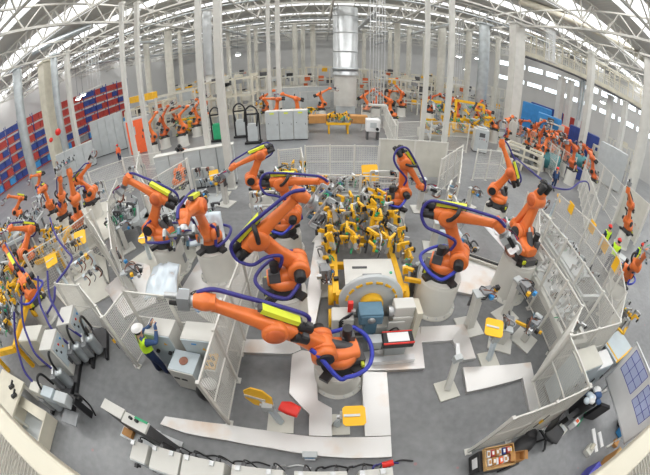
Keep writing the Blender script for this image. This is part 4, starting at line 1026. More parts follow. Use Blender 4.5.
fixture('grey clamp fixture behind the left cell robots, before the low pale wall', -18.5, 9.0, R(30), 3.0, 2.4, .9, 26, 26, 1.3, fm='greylight', pal=(1, 3, 5, 6, 15, 17, 19, 20))
fixture('yellow clamp fixture at the far left edge below the rack', -21.5, 8.2, R(30), 2.6, 2.4, .9, 24, 27, 1.4)
fixture('grey clamp fixture left of the arm stretched to the upper left', -9.0, 9.6, R(35), 2.2, 1.4, .8, 24, 28, 1.1, fm='greylight', pal=(1, 3, 5, 6, 15, 17, 19, 20))
fixture('grey tooling table in the left cell beside the wide white drum', -5.1, 8.9, R(10), 1.8, 1.6, .7, 18, 30, 1.0, fm='steel', pal=(1, 3, 5, 6, 15, 17, 19, 20))
fixture('grey clamp rack inside the small fence at the back left of the front cell', -1.55, 13.3, 0, 1.5, 1.3, .7, 16, 32, 1.1, fm='greylight')
fixture('grey clamp table just behind the big yellow clamp fixture', .55, 11.3, R(5), 1.2, 2.6, .8, 22, 34, 1.1, fm='steel')
fixture('yellow clamp table with two orange flaps before the big duct tower', 1.2, 25.4, 0, 1.6, 1.9, .9, 26, 37, 1.5, pal=(0, 2, 4, 14, 7))
o = bpy.data.objects[[q.name for q in bpy.data.objects if q.get('label', '').startswith('yellow clamp table with two')][0]]
for s in (-1, 1): b = MB(); b.box((s * 1.75, 0, 1.2), (1.5, .9, .7), 'card'); part('flap', b, o, label='orange brown flap', bevel=.05)
fixture('long grey tooling bench inside the long fences on the right', 7.1, 5.0, R(-8), 4.6, .9, .7, 34, 39, .8, fm='fence', topm='greylight', pal=(1, 3, 5, 15, 17, 19))
fixture('grey clamp bench between the second and third long fences on the right', 9.4, 6.2, R(-10), 4.0, 1.3, .7, 26, 41, .8, fm='greylight', pal=(1, 3, 5, 15, 17, 19, 6))
# tall yellow fixtures in the back
def tall_fixture(label, px, py, w, h, seed, d=None):
    r2 = random.Random(seed); o = thing('tilting_fixture', label, 'fixture', settle(px, py, d if d else fl(px, py).xy.length, w, 1.5)); b = MB()
    for x in (-w / 2, w / 2): b.beam((x, 0, .4), (x, .3, h), .22, .22, 'yellow')
    for z in (.6, h * .5, h): b.beam((-w / 2, .1 * z, z), (w / 2, .1 * z, z), .2, .25, 'yellow')
    for k in range(3): b.box((-w * .3 + k * w * .3, .2, h * .3 + k * .4), (.5, .3, .9), 'yellow')
    part('frame', b, o); b = MB(); b.box((0, .6, .4), (w, 1.2, .8), 'offwhite'); part('base_block', b, o)
    for i in range(16):
        v = r2.randrange(8); part('clamp', cached('clamp_%d' % v, lambda: m_clamp(v)), o, (r2.uniform(-w / 2, w / 2), -.1, r2.uniform(.8, h)), (R(90), r2.uniform(-1, 1), 0), scale=(2, 2, 2))
tall_fixture('tall yellow fixture between the two white posts on the right of the back', 436, 124, 2.6, 3.4, 1, 26)
tall_fixture('tall yellow fixture right of the white post pair in the back', 470, 118, 3.2, 3.6, 2, 30)
tall_fixture('yellow fixture low between the two tall ones, at the fence', 452, 132, 1.2, 1.4, 3)
tall_fixture('yellow fixture left of the galvanised duct column at the back left', 190, 140, 1.8, 1.7, 4)
tall_fixture('small yellow fixture far left under the crane beam', 176, 122, 1.6, 1.6, 5)
tall_fixture('far yellow structure left of the round duct column, high at the back', 184, 82, 5, 4.6, 6, 48)
tall_fixture('yellow fixture at the far back left of the big duct tower', 303, 112, 2.2, 1.5, 7, 29)

# ------------------------------------------------------------------ stands with yellow plates, stationary guns
def plate_stand(label, bx, by, top_, rz, w=.5, square=False, tilt=0, red=False, z0=0):
    o = thing('plate_stand', label, 'tool stand', (bx, by, z0), 0); t = Vector(top_) - Vector((bx, by, z0))
    b = MB(); b.box((0, 0, .02), (.55, .5, .04), 'offwhite'); part('base_plate', b, o)
    for sx in (-1, 1):
        for sy in (-1, 1): pass
    b = MB(); b.beam((0, 0, .04), (t.x * .5, t.y * .5, t.z * .8), .12, .12, 'bluewhite'); part('post', b, o)
    b = MB(); b.beam((t.x * .5, t.y * .5, t.z * .8), t, .07, .07, 'alu'); b.box((t.x * .5, t.y * .5, t.z * .8), (.2, .18, .2), 'greylight'); b.cyl((t.x * .5 - .16, t.y * .5, t.z * .8), (t.x * .5 + .12, t.y * .5, t.z * .8), .05, 'steel', n=10); part('arm', b, o)
    M = Matrix.Rotation(rz, 3, 'Z') @ Matrix.Rotation(tilt, 3, 'X'); b = MB()
    if square: prof = [(-w / 2, -w / 2 + .05), (-w / 2 + .05, -w / 2), (w / 2 - .05, -w / 2), (w / 2, -w / 2 + .05), (w / 2, w / 2 - .05), (w / 2 - .05, w / 2), (-w / 2 + .05, w / 2), (-w / 2, w / 2 - .05)]
    else: prof = [(w / 2 * math.cos(R(22.5 + 45 * i)), w / 2 * math.sin(R(22.5 + 45 * i))) for i in range(8)]
    b.poly(prof, 0, .03, 'yellowplate'); b.box((-w * .1, 0, .04), (w * .7, .05, .03), 'alu'); b.xform(M.to_4x4()); part('yellow_plate', b, o, t, label='yellow plate')
    if red: b = MB(); b.loft([(-.2, 0, 0, .12, .05), (0, 0, .05, .14, .08), (.18, 0, 0, .1, .05)], 'brightred'); part('red_cover', b, o, (t.x * .3 + .35, t.y * .2, t.z * .85), (0, 0, R(70)), label='red cover')
    return o
plate_stand('tool stand with a square yellow plate in front of the front robot pedestal', .20, 2.12, (.50, 2.0, .85), 0, .42, True)
plate_stand('tool stand with a yellow plate and red cover left of the bent floor plate', -.95, 2.15, (-1.28, 2.35, .9), R(-12), .62, False, R(80), True)
a = fl(494, 328, .95); plate_stand('tool stand with a tilted yellow plate on the right of the tall pedestal', 4.15, 3.35, (a.x, a.y, .95), R(-25), .50, True, R(10))
a = fl(145, 238, 1.1); plate_stand('tool stand with a yellow octagonal plate in the left cell', -6.6, 7.6, (a.x, a.y, 1.1), R(20), .58, False, R(15))
a = fl(370, 174, 1.3); plate_stand('tool stand with a bright yellow plate behind the clamp fixture', a.x, a.y + .4, (a.x, a.y, 1.35), R(10), .75, True, R(60))
a = fl(214, 175, 1.2); plate_stand('tool stand with a small yellow plate before the pale grey panels', a.x + .3, a.y + .3, (a.x, a.y, 1.2), R(30), .5, True, R(60))
a = fl(80, 238, 1.5); plate_stand('tool stand with a yellow plate among the left cell robots', a.x + .4, a.y - .1, (a.x, a.y, 1.5), R(30), .6, True, R(40))
a = fl(51, 260, 1.3); plate_stand('tool stand with a yellow plate by the left blue hose', a.x + .3, a.y, (a.x, a.y, 1.3), R(50), .6, True, R(30))
a = fl(541, 189, 1.6); plate_stand('tool stand with a yellow plate right of the raised robot', a.x, a.y + .3, (a.x, a.y, 1.6), R(40), .55, True, R(50))
a = fl(546, 190, 1.3); plate_stand('tool stand with a small yellow plate behind the sheet part robot', a.x + .4, a.y - .6, (a.x + .3, a.y - .9, 1.3), R(40), .45, True, R(50))
b = MB(); b.box((0, 0, .02), (.52, .52, .04), 'offwhite')
o = solo('beam_stand', b, 'white stand with a leaning post on a square base, no yellow plate', 'tool stand', (2.76, 2.72, 0), R(8))
b = MB(); b.beam((0, 0, .04), (.22, .45, .72), .14, .14, 'white'); part('post', b, o, bevel=.01)
b = MB(); b.beam((.22, .45, .72), (.32, .75, .8), .09, .09, 'alu'); b.box((.2, .4, .72), (.2, .14, .18), 'greylight'); part('arm', b, o)

def gun_stand(label, bx, by, rz, h, seed, lean=.0, bar=False):
    r2 = random.Random(seed); o = thing('gun_stand', label, 'tool stand', (bx, by, 0), rz)
    b = MB(); b.box((0, 0, .025), (.75, .7, .05), 'white'); part('base_plate', b, o, bevel=.008)
    b = MB(); b.beam((0, 0, .05), (0, lean, h), .22, .22, 'white'); b.box((0, lean, h), (.3, .26, .06), 'greylight'); part('post', b, o, bevel=.01)
    b = MB(); b.box((.12, lean, h * .8), (.04, .2, .5), 'darkgrey'); part('valve_strip', b, o)
    b = MB(); b.box((0, lean - .25, h - .05), (.26, .34, .28), 'grey'); b.tube([(0, lean - .4, h + .05), (.05, lean - .5, h + .08), (.02, lean - .66, h)], .028, 'darkgrey', 8); b.tube([(0, lean - .4, h - .15), (.05, lean - .5, h - .24), (.02, lean - .66, h - .1)], .028, 'steel', 8); part('welding_gun', b, o)
    for k in range(7):
        b = MB(); c = ('darkgrey', 'copper', 'black', 'black', 'motorblue', 'steel', 'copper')[k]
        b.tube([(r2.uniform(-.1, .1), lean, h - .15), (r2.uniform(-.2, .2), lean - .12, h + r2.uniform(-.05, .15)), (r2.uniform(-.25, .25), lean - .4, h + r2.uniform(-.15, .12)), (r2.uniform(-.12, .12), lean - .55, h - .25)], .015, c, 6); part('hose', b, o)
    for k in range(4): b = MB(); b.box((r2.uniform(-.25, .25), lean - r2.uniform(.1, .7), h + r2.uniform(-.25, .1)), (.12, .1, .1), ('skyblue', 'yellow', 'steel', 'black')[k]); part('valve', b, o)
    if bar: b = MB(); b.beam((-.5, lean - .5, h - .2), (.35, lean - .3, h - .1), .07, .07, 'yellow'); part('yellow_bar', b, o, label='yellow bar')
    return o
gun_stand('white gun stand with a bundle of coloured hoses right of the tall pedestal', 3.95, 4.55, R(95), 1.35, 1, .2)
gun_stand('white gun stand on a square base in the middle of the right tool area', 5.35, 4.75, R(20), 1.35, 2, .15)
gun_stand('gun stand with a long yellow bar next to the right mesh fence', 5.6, 3.75, R(-60), .9, 3, .1, True)
gun_stand('low tool stand with grey grippers behind the tilted yellow plate', 4.75, 3.85, R(150), .6, 4)
gun_stand('gun stand in the left cell beside the shiny stamped panel', -6.2, 5.6, R(120), 1.1, 5)
gun_stand('gun stand with red hoses at the left of the dark slotted floor plate', -7.3, 6.5, R(60), 1.2, 6)
gun_stand('gun stand beside the drum of the robot with a pale panel', -3.2, 5.3, R(-30), .8, 7, 0, True)
gun_stand('gun stand left of the long narrow floor plate, beside the second robot', -.05, 6.3, R(10), 1.0, 8)
gun_stand('gun stand left of the long narrow floor plate, behind the second robot', .0, 8.9, R(-20), 1.2, 9)
gun_stand('gun stand right of the clamp fixture near the white drum of the twin-motor robot', 3.9, 8.3, R(80), 1.1, 10)
gun_stand('white gun stand directly behind the tall pedestal robot', 4.3, 7.0, R(40), 1.3, 11, .1)
gun_stand('gun stand by the white sheet wall, right of the twin-motor robot', 4.2, 11.2, R(-90), 1.5, 12)
gun_stand('gun stand in the aisle side of the raised robot', 6.9, 11.6, R(30), 1.0, 13)
gun_stand('gun stand at the left, before the diagonal fence, with brown hoses', -8.3, 8.3, R(140), 1.1, 14)
gun_stand('gun stand behind the arm stretched to the upper left', -8.6, 11.2, R(100), 1.3, 15)
gun_stand('gun stand with blue cables in front of the alone standing robot', -5.6, 11.0, R(80), 1.1, 16)
gun_stand('gun stand left of the robot with the lime box at the back', -4.6, 11.9, R(-20), 1.5, 17)
gun_stand('gun stand at the right between the raised robot and the yellow plates', 8.6, 8.6, R(50), 1.4, 18)
gun_stand('gun stand at the far left behind the upright arm', -15.5, 12.5, R(30), 1.3, 19)
gun_stand('gun stand near the low pale grey wall at the left', -19.0, 14.0, R(70), 1.4, 20)

# pressed car body parts
def sheet_part(label, loc, rot, w, d, m, seed, stand=None, name='stamped_panel'):
    r2 = random.Random(seed); o = thing(name, label, 'car body part', loc); o.rotation_euler = rot
    nx, ny = 14, 10; vs = []; fs = []; ph = [r2.uniform(0, 6) for _ in range(4)]
    for t in (0, .015):
        for j in range(ny + 1):
            for i in range(nx + 1):
                x, y = (i / nx - .5) * w, (j / ny - .5) * d
                x2 = x * (1 - .15 * (j / ny)); z = .06 * math.sin(7 * x + ph[0]) * math.cos(6 * y + ph[1]) + .10 * math.cos(3.1 * x) - (.09 if abs(i - nx / 2) < 2 else 0)
                vs.append((x2, y, z + t))
    k = (nx + 1) * (ny + 1)
    for t in (0, 1):
        for j in range(ny):
            for i in range(nx):
                a = t * k + j * (nx + 1) + i; q = (a, a + 1, a + nx + 2, a + nx + 1); fs.append(q if t else q[::-1])
    edge = [i for i in range(nx + 1)] + [j * (nx + 1) + nx for j in range(1, ny + 1)] + [ny * (nx + 1) + i for i in range(nx - 1, -1, -1)] + [j * (nx + 1) for j in range(ny - 1, 0, -1)]
    for a, c in zip(edge, edge[1:] + edge[:1]): fs.append((a, c, c + k, a + k))
    b = MB(); b.add(vs, fs, m, True); part('pressing', b, o)
    b = MB()
    for x in (-.3, .28): b.cyl((x * w, .1 * d, .02), (x * w, .1 * d, .09), .07, 'darkgrey', n=12)
    for x in (-.3, .28): b = MB(); b.lathe([(.05, 0), (.085, 0), (.085, .03), (.05, .03)], 'steel', (x * w, .12 * d, .05), n=16); part('flange', b, o)
    if stand:
        b = MB()
        for sx in (-1, 1): b.beam((sx * w * .45, -d * .5, -.08), (sx * w * .45, d * .5, -.08), .05, .05, 'offwhite'); b.beam((sx * w * .45, 0, -.08), (sx * w * .45, 0, -stand), .05, .05, 'offwhite')
        b.beam((-w * .45, 0, -.08), (w * .45, 0, -.08), .05, .05, 'offwhite'); b.beam((-w * .45, 0, -stand + .04), (w * .45, 0, -stand + .04), .06, .06, 'offwhite'); part('rack', b, o)
    return o
sheet_part('shiny stamped floor panel on a small rack in the left cell', (-4.75, 5.6, .85), (R(8), 0, R(12)), 1.1, 1.3, 'bluewhite', 3, .84)
a = fl(205, 229, 1.5); sheet_part('pale stamped panel held by the robot on the wide white drum', a, (R(55), 0, R(10)), 1.3, 1.0, 'bluewhite', 4)
a = fl(186, 222, 1.6); sheet_part('pale blue stamped panel left of the wide drum robot', a + Vector((0, .9, 0)), (R(50), R(20), R(60)), .9, .8, 'bluewhite', 14)
a = fl(503, 237, 2.0); sheet_part('silver sheet part held up by the robot on the right pedestal', a, (R(15), R(10), R(30)), 1.1, 1.3, 'alu', 5)
a = fl(329, 194, 2.2); sheet_part('dark stamped part hanging from the gripper at the clamp fixture', a + Vector((.1, 0, -.6)), (R(70), R(10), R(80)), .7, .6, 'steel', 6)

# pale plates, racks and posts that fill the left cells
plate('pale steel floor plate between the diagonal fence and the yellow fixtures', [(-11.0, 5.2), (-8.6, 4.3), (-7.4, 5.6), (-9.2, 7.6), (-10.6, 8.0)], .06, 'offwhite')
plate('pale steel floor plate under the upright robots of the left cell', [(-15.5, 9.0), (-11.0, 7.6), (-9.6, 10.0), (-12.0, 13.6), (-15.0, 12.8)], .06, 'offwhite')
plate('pale steel floor plate left of the wide white drum', [(-7.6, 7.4), (-4.8, 5.9), (-4.6, 8.2), (-6.4, 9.6)], .06, 'offwhite')
plate('pale steel floor plate before the lone robot', [(-9.6, 10.2), (-5.2, 9.4), (-5.0, 13.0), (-9.2, 13.6)], .05, 'greylight')
def tool_rack(label, x, y, rz, seed, w=1.2, h=1.5):
    r2 = random.Random(seed); o = thing('tool_rack', label, 'tool rack', (x, y, 0), rz)
    for s in (-1, 1): b = MB(); b.box((s * w / 2, 0, h / 2), (.08, .08, h), 'white'); part('upright', b, o); b = MB(); b.box((s * w / 2, 0, .03), (.1, .6, .06), 'white'); part('foot', b, o)
    for z in (h, h * .6): b = MB(); b.box((0, 0, z), (w, .07, .08), 'white'); part('cross_bar', b, o)
    for k in range(7):
        x2 = r2.uniform(-w / 2 + .1, w / 2 - .1); z = r2.choice((h, h * .6)); b = MB(); c = r2.choice(('darkgrey', 'steel', 'grey', 'black', 'copper', 'motorblue', 'yellow', 'bluewhite'))
        b.box((x2, -.1, z - .02), (.12, .2, .16), c); b.tube([(x2, -.2, z), (x2 + .05, -.32, z + .1), (x2 + .12, -.34, z - .15), (x2, -.2, z - .35)], .022, r2.choice(('black', 'steel', 'copper', 'grey')), 6); part('holder', b, o)
    return o
for i, (x, y, rz, t) in enumerate(((-9.9, 6.6, 40, 'white tool rack on the pale plate before the yellow fixtures'), (-8.3, 5.6, 60, 'white tool rack nearest the dark slotted end of the diagonal fence'), (-13.6, 12.8, 20, 'white tool rack behind the upright robots of the left cell'), (-16.5, 7.6, 70, 'white tool rack in the far left cell before the vertical arm robot'), (-7.6, 10.6, 0, 'white tool rack between the lone robot and the outstretched one'), (-19.8, 11.8, 50, 'white tool rack left of the low pale grey wall'),
     (-11.5, 14.8, 10, 'white tool rack before the man in the orange vest'), (-2.2, 9.9, 0, 'white tool rack behind the robot with the big hose loop'), (-.4, 10.8, 10, 'white tool rack left of the grey clamp table'), (4.9, 9.0, 80, 'white tool rack right of the twin motor robot'), (5.2, 10.6, 60, 'white tool rack before the aisle, by the cornered fence'), (-6.0, 13.0, 0, 'white tool rack right of the lone robot before the grey panels'), (-17.0, 14.4, 30, 'white tool rack at the foot of the tall crate rack'), (9.9, 9.6, 40, 'white tool rack behind the raised robot, right side'), (2.6, 11.9, 0, 'white tool rack under the white sheet wall'))):
    tool_rack(t, x, y, R(rz), 60 + i)
fence('white fence with thick posts between the pale plates of the left cells', [(-7.2, 9.6), (-9.4, 12.0), (-11.5, 15.4)], h=2.2, seg=2.0, fine=False, pr=.07)
fence('white fence with thick posts close behind the arm stretched to the upper left', [(-6.6, 8.6), (-7.4, 10.2), (-6.6, 12.6)], h=2.2, seg=2.0, fine=False, pr=.06)
fence('white fence with thick posts in the left cell before the vertical arm robot', [(-11.6, 5.0), (-10.2, 6.4), (-9.6, 8.2)], h=2.0, seg=1.6, fine=False, pr=.06)

q = fl(372, 139); o = thing('spot_welder', 'small white machine on legs right of the clamp table with orange flaps', 'machine', (q.x, q.y, 0))
b = MB(); b.box((0, 0, 1.2), (1.1, .8, 1.0), 'paper'); part('housing', b, o, bevel=.04)
b = MB(); b.box((0, -.42, 1.25), (.5, .04, .4), 'greylight'); part('door', b, o)
for s in (-1, 1): b = MB(); b.box((s * .42, 0, .36), (.16, .6, .72), 'darkgrey'); part('leg', b, o)
b = MB(); b.cyl((.3, -.4, .95), (.3, -.6, .95), .12, 'black', n=12); part('spindle', b, o)
for i, (x, y, t) in enumerate(((445, 244, 'pale blue equipment case on the floor between the two right pedestals'), (478, 262, 'white cable channel beside the tall pedestal on the right'), (410, 300, 'dark cable channel leaning on the tall pedestal'))):
    q = fl(x, y); b = MB()
    if i == 0: b.box((0, 0, .3), (1.0, .6, .6), 'bluewhite'); b.box((0, -.31, .35), (.4, .02, .3), 'greylight')
    elif i == 1: b.beam((-.9, .5, .1), (.8, -.6, .1), .3, .2, 'offwhite'); b.beam((-.9, .5, .22), (.8, -.6, .22), .1, .06, 'black')
    else: b.beam((0, 0, .05), (.0, .25, 1.1), .16, .12, 'darkgrey')
    solo(('equipment_case', 'cable_channel', 'cable_channel')[i], b, t, 'channel' if i else 'case', q, bevel=.01)
# ------------------------------------------------------------------ tall storage rack with crates on the left
A = Vector((-48.0, 19.0, 0)); B = Vector((-39.0, 52.0, 0)); D2 = (B - A).normalized(); L = (B - A).length; NB = 12; bw = L / NB; LV = [0.15, 1.7, 3.25, 4.8, 6.35, 7.9]
rk = thing('storage_rack', 'tall pallet rack filled with red and blue crates along the left wall', 'rack', A, math.atan2(D2.y, D2.x))
for i in range(NB + 1):
    b = MB()
    for y in (0, 1.3): b.box((i * bw, y, 4.75), (.12, .1, 9.5), 'blue')
    for k in range(12): b.beam((i * bw, 0, .3 + k * .75), (i * bw, 1.3, .3 + (k + 1) * .75), .05, .05, 'blue')
    part('upright', b, rk)
for z in LV:
    for y in (0, 1.3): b = MB(); b.box((L / 2, y, z), (L, .08, .14), 'red'); part('beam', b, rk)
crate_m = {}
def m_crate(c):
    b = MB(); b.box((0, 0, .55), (1.22, 1.1, 1.0), c)
    for x in (-.5, 0, .5): b.box((x, -.56, .55), (.06, .04, 1.0), c)
    b.box((0, -.56, 1.03), (1.24, .06, .08), c); b.box((0, 0, .05), (1.1, 1.0, .1), 'wood')
    return b
rc = random.Random(3)
for i in range(NB):
    for li, z in enumerate(LV):
        run = rc.choice(['red', 'red', 'blue', 'blue', 'red'])
        if li == 0: run = rc.choice(['skyblue', 'skyblue', 'grey', 'blue'])
        if li == 5 and i % 3 == 2: run = 'blue'
        for s in (0, 1):
            c = run if rc.random() < .75 else rc.choice(['red', 'blue'])
            p = A + D2 * (i * bw + bw * (.27 + .46 * s)) + Vector((-D2.y, D2.x, 0)) * .65 + Vector((0, 0, z + .07))
            nm = {'red': 'red', 'blue': 'dark blue', 'skyblue': 'bright blue', 'grey': 'grey'}[c]
            o = part('storage_crate', cached('storage_crate_' + c, lambda: m_crate(c)), None, p, (0, 0, math.atan2(D2.y, D2.x)))
            tag(o, nm + ' crate stored in the tall rack along the left wall', 'crate', nm + ' crates in the tall rack')
for (px, py, t) in ((58, 132, 'red round sign on the cream column before the rack, upper one'), (51, 140, 'small red round sign on the cream column, lower one')):
    q = Vector((0, 0, H)) + ray(px, py) * (27 if py < 135 else 27)
    b = MB(); b.lathe([(.01, -.03), (.3 if py < 135 else .2, -.03), (.3 if py < 135 else .2, .03), (.01, .03)], 'brightred', n=24, axis='Y')
    solo('round_sign', b, t, 'sign', q, R(-30) + R(60))

# ------------------------------------------------------------------ people
def person(label, loc, yaw, pose='stand', helmet='brightred', vest='hivis', jacket='denim', legs='navy', hgt=1.75):
    k = hgt / 1.75
    J = {}; V = []; E_ = []; RAD = []; REG = []
    def v(n, p, r, par, reg):
        J[n] = len(V); V.append(Vector(p) * k); RAD.append(r * k)
        if par is not None: E_.append((J[par], J[n])); REG.append(reg)
    lean = .06 if pose != 'stand' else 0
    v('pel', (0, 0, .95), .135, None, ''); v('spi', (0, lean * .5, 1.15), .125, 'pel', 'torso'); v('che', (0, lean, 1.34), .15, 'spi', 'torso')
    v('nek', (0, lean + .01, 1.50), .06, 'che', 'skin'); v('hd1', (0, lean + .02, 1.60), .09, 'nek', 'head'); v('hd2', (0, lean + .02, 1.69), .095, 'hd1', 'head'); v('nose', (0, lean + .125, 1.62), .02, 'hd1', 'head')
    for s, n in ((-1, 'l'), (1, 'r')):
        st = .1 if (pose == 'work' and s > 0) else -.04 if pose == 'work' else 0
        v(n + 'hip', (s * .1, 0, .90), .105, 'pel', 'leg'); v(n + 'kne', (s * .11, st * .6 + .02, .50), .068, n + 'hip', 'leg'); v(n + 'ank', (s * .12, st - .02, .09), .048, n + 'kne', 'leg'); v(n + 'toe', (s * .14, st + .15, .04), .04, n + 'ank', 'shoe')
        v(n + 'sho', (s * .18, lean, 1.40), .075, 'che', 'torso')
        if pose == 'work': el, wr, hd = (s * .27, lean + .22, 1.26), (s * .13, lean + .38, 1.42), (s * .09, lean + .42, 1.50)
        elif pose == 'reach': el, wr, hd = (s * .26, .18, 1.16), (s * .2, .42, 1.12), (s * .18, .51, 1.12)
        else: el, wr, hd = (s * .25, -.02, 1.13), (s * .25, .1, .89), (s * .24, .14, .80)
        v(n + 'elb', el, .05, n + 'sho', 'arm'); v(n + 'wri', wr, .034, n + 'elb', 'arm'); v(n + 'pal', hd, .036, n + 'wri', 'skin')
        d = (Vector(hd) - Vector(wr)).normalized(); side = Vector((1, 0, 0)); up = d.cross(side).normalized()
        for f, (off, ln) in enumerate(((-.027, .07), (-.009, .085), (.009, .08), (.027, .062))):
            m = Vector(hd) + d * .045 + side * off; v(n + 'f%da' % f, m, .0105, n + 'pal', 'skin'); v(n + 'f%db' % f, m + d * ln * .5 + up * .01, .0095, n + 'f%da' % f, 'skin'); v(n + 'f%dc' % f, m + d * ln * .8 + up * .035, .0085, n + 'f%db' % f, 'skin')
        m = Vector(hd) - side * s * .04; v(n + 'th', m + d * .01, .011, n + 'pal', 'skin'); v(n + 'th2', m + d * .045 - side * s * .015 + up * .015, .0095, n + 'th', 'skin')
    me = bpy.data.meshes.new('person'); me.from_pydata([tuple(q) for q in V], E_, [])
    tmp = bpy.data.objects.new('person_tmp', me); COL.objects.link(tmp)
    sk = tmp.modifiers.new('skin', 'SKIN'); sk.use_smooth_shade = True
    if not me.skin_vertices: me.attributes.new('skin', 'FLOAT', 'POINT')
    for i, r in enumerate(RAD): me.skin_vertices[0].data[i].radius = (r, r)
    me.skin_vertices[0].data[0].use_root = True
    ss = tmp.modifiers.new('sub', 'SUBSURF'); ss.levels = 1; ss.render_levels = 1
    dg = bpy.context.evaluated_depsgraph_get(); ev = tmp.evaluated_get(dg); body = bpy.data.meshes.new_from_object(ev)
    bpy.data.objects.remove(tmp)
    body.materials.clear(); body.materials.append(MATS['skin'])
    for p in body.polygons: p.use_smooth = True; p.material_index = 0
    o = bpy.data.objects.new('person', body); COL.objects.link(o); tag(o, label, 'person'); o.location = loc; o.rotation_euler = (0, 0, R(-yaw))
    segs = [(V[a], V[c], rg) for (a, c), rg in zip(E_, REG)]
    def region(c):
        best = (9, '')
        for a, q, rg in segs:
            d = q - a; t = max(0, min(1, (c - a).dot(d) / max(d.length_squared, 1e-9))); dist = (c - a - d * t).length
            if dist < best[0]: best = (dist, rg)
        rg = best[1]
        if rg == 'skin' and c.z > 1.45 * k and abs(c.x) > .08 * k: rg = 'torso'
        return rg
    regs = [region(p.center) for p in body.polygons]; cos = [q.co.copy() for q in body.vertices]; nor = [q.normal.copy() for q in body.vertices]
    def cloth(name, want, off, m, zmin=-1, zmax=9, side=0):
        ids = {}; vs = []; fs = []
        for p, rg in zip(body.polygons, regs):
            if rg in want and zmin * k <= p.center.z <= zmax * k and p.center.x * side >= 0:
                f = []
                for i in p.vertices:
                    if i not in ids: ids[i] = len(vs); vs.append(cos[i] + nor[i] * off)
                    f.append(ids[i])
                fs.append(f)
        b = MB(); b.add(vs, fs, m, True); return part(name, b, o)
    cloth('jacket', ('torso', 'arm'), .012, jacket, .86); cloth('trousers', ('leg',), .014, legs, .07, 1.0); t = BT = [cloth('boot', ('shoe',), .016, 'black', -1, .2, s) for s in (-1, 1)]
    cloth('vest', ('torso',), .026, vest, .88, 1.46)
    b = MB(); b.sphere((0, lean + .02, 1.68), .125, helmet, (.95, 1.1, .95), z0=0.0); b.lathe([(.05, 0), (.145, 0), (.15, .012), (.05, .02)], helmet, (0, lean + .04, 1.675), n=20); b.v = [tuple(Vector(q) * k) for q in b.v]; part('helmet', b, o)
    b = MB(); b.sphere((0, lean + .005, 1.63), .105, 'black', (1, 1, 1)); b.v = [tuple(Vector((q[0], min(q[1], lean + .06), q[2])) * k) for q in b.v]; part('hair', b, o)
    for s in (-1, 1): b = MB(); b.sphere((s * .034, lean + .107, 1.648), .012, 'black', n=8, k=5); b.v = [tuple(Vector(q) * k) for q in b.v]; part('eye', b, o)
    b = MB(); b.box((0, lean + .112, 1.575), (.05, .012, .012), 'red'); b.v = [tuple(Vector(q) * k) for q in b.v]; part('mouth', b, o)
    return o
person('man in white helmet and lime vest with raised hands by grey switch cabinets', fl(164, 373), 35, 'work', 'helmet', 'hivis', 'denim', 'navy', 1.78)
def at_head(px, py, z=1.72): v = fl(px, py, z); return Vector((v.x, v.y, 0))
person('person in lime vest and red helmet left of the upright edge robot', at_head(611, 226), 20, 'stand', jacket='navy')
person('person in a lime vest below the upright robot at the edge, back turned', at_head(620, 240), 60, 'reach', jacket='navy')
person('person in lime vest and red helmet right of the upright edge robot', at_head(641, 217), 250, 'reach', jacket='darkgrey')
person('person in red helmet beside the slanted white equipment box', at_head(643, 244), 200, 'stand', jacket='navy')
person('person in an orange vest standing before the big pale cabinet wall', at_head(117, 145), 180, 'stand', 'brightred', 'hiorange', 'hiorange', 'navy')
person('person in a yellow vest far behind, right of the tilted robot', at_head(398, 86), 180, 'stand', 'helmet', 'hivis', 'hivis', 'navy')
person('person with a red helmet among the cells beyond the right aisle', at_head(558, 168), 200, 'stand', 'brightred', 'denim', 'navy', 'navy')
b = MB(); b.box((0, 0, .55), (.75, .6, 1.1), 'white'); o = solo('equipment_box', b, 'slanted white equipment box among the people at the edge', 'box', (13.0, 5.6, 0), R(30), bevel=.02)
b = MB(); b.box((0, -.31, .7), (.5, .02, .4), 'greylight'); part('door', b, o)
b = MB(); b.box((0, 0, 1.13), (.6, .5, .05), 'greylight'); part('lid', b, o)

# ------------------------------------------------------------------ lower right corner
o = thing('whiteboard', 'large notice whiteboard with blue ruled tables, standing at the lower right', 'notice board', (7.6, .18, 0), R(84))
W2 = 2.3
b = MB(); b.box((0, 0, 1.2), (W2, .04, 1.5), 'paper'); part('board', b, o)
b = MB()
for z in (.44, 1.96): b.box((0, 0, z), (W2 + .08, .06, .05), 'alu')
for x in (-1, 1): b.box((x * W2 / 2, 0, 1.2), (.05, .06, 1.56), 'alu')
part('frame', b, o)
for x, z, w, h in ((.55, 1.5, .9, .75), (-.5, 1.45, .8, .7)):
    for sy in (1,):
        f = MB(); f.box((x, sy * .026, z), (w, .008, h), 'boardpaper'); f = part('chart', f, o)
        g = MB()
        for k in range(4): g.box((x - w / 2 + k * w / 3, sy * .032, z), (.018, .006, h), 'boardline')
        for k in range(4): g.box((x, sy * .032, z - h / 2 + k * h / 3), (w, .006, .018), 'boardline')
        part('ruled_lines', g, f)
for x in (-.9, .9):
    b = MB(); b.box((x, 0, .24), (.05, .05, .45), 'alu'); b.box((x, 0, .03), (.07, .75, .05), 'white'); part('foot', b, o)
o = thing('marking_table', 'pale green table top with yellow edge lines at the right, beyond the cream cabinets', 'table', (8.55, 1.98, 0), R(6))
b = MB(); b.box((0, 0, .86), (1.3, .9, .06), 'bluegrey'); part('tabletop', b, o)
b = MB(); b.box((-.52, 0, .895), (.06, .9, .01), 'yellow'); b.box((0, -.43, .895), (1.3, .06, .01), 'yellow'); part('edge_line', b, o)
for sx in (-1, 1):
    for sy in (-1, 1): b = MB(); b.box((sx * .58, sy * .38, .42), (.07, .07, .84), 'grey'); part('leg', b, o)
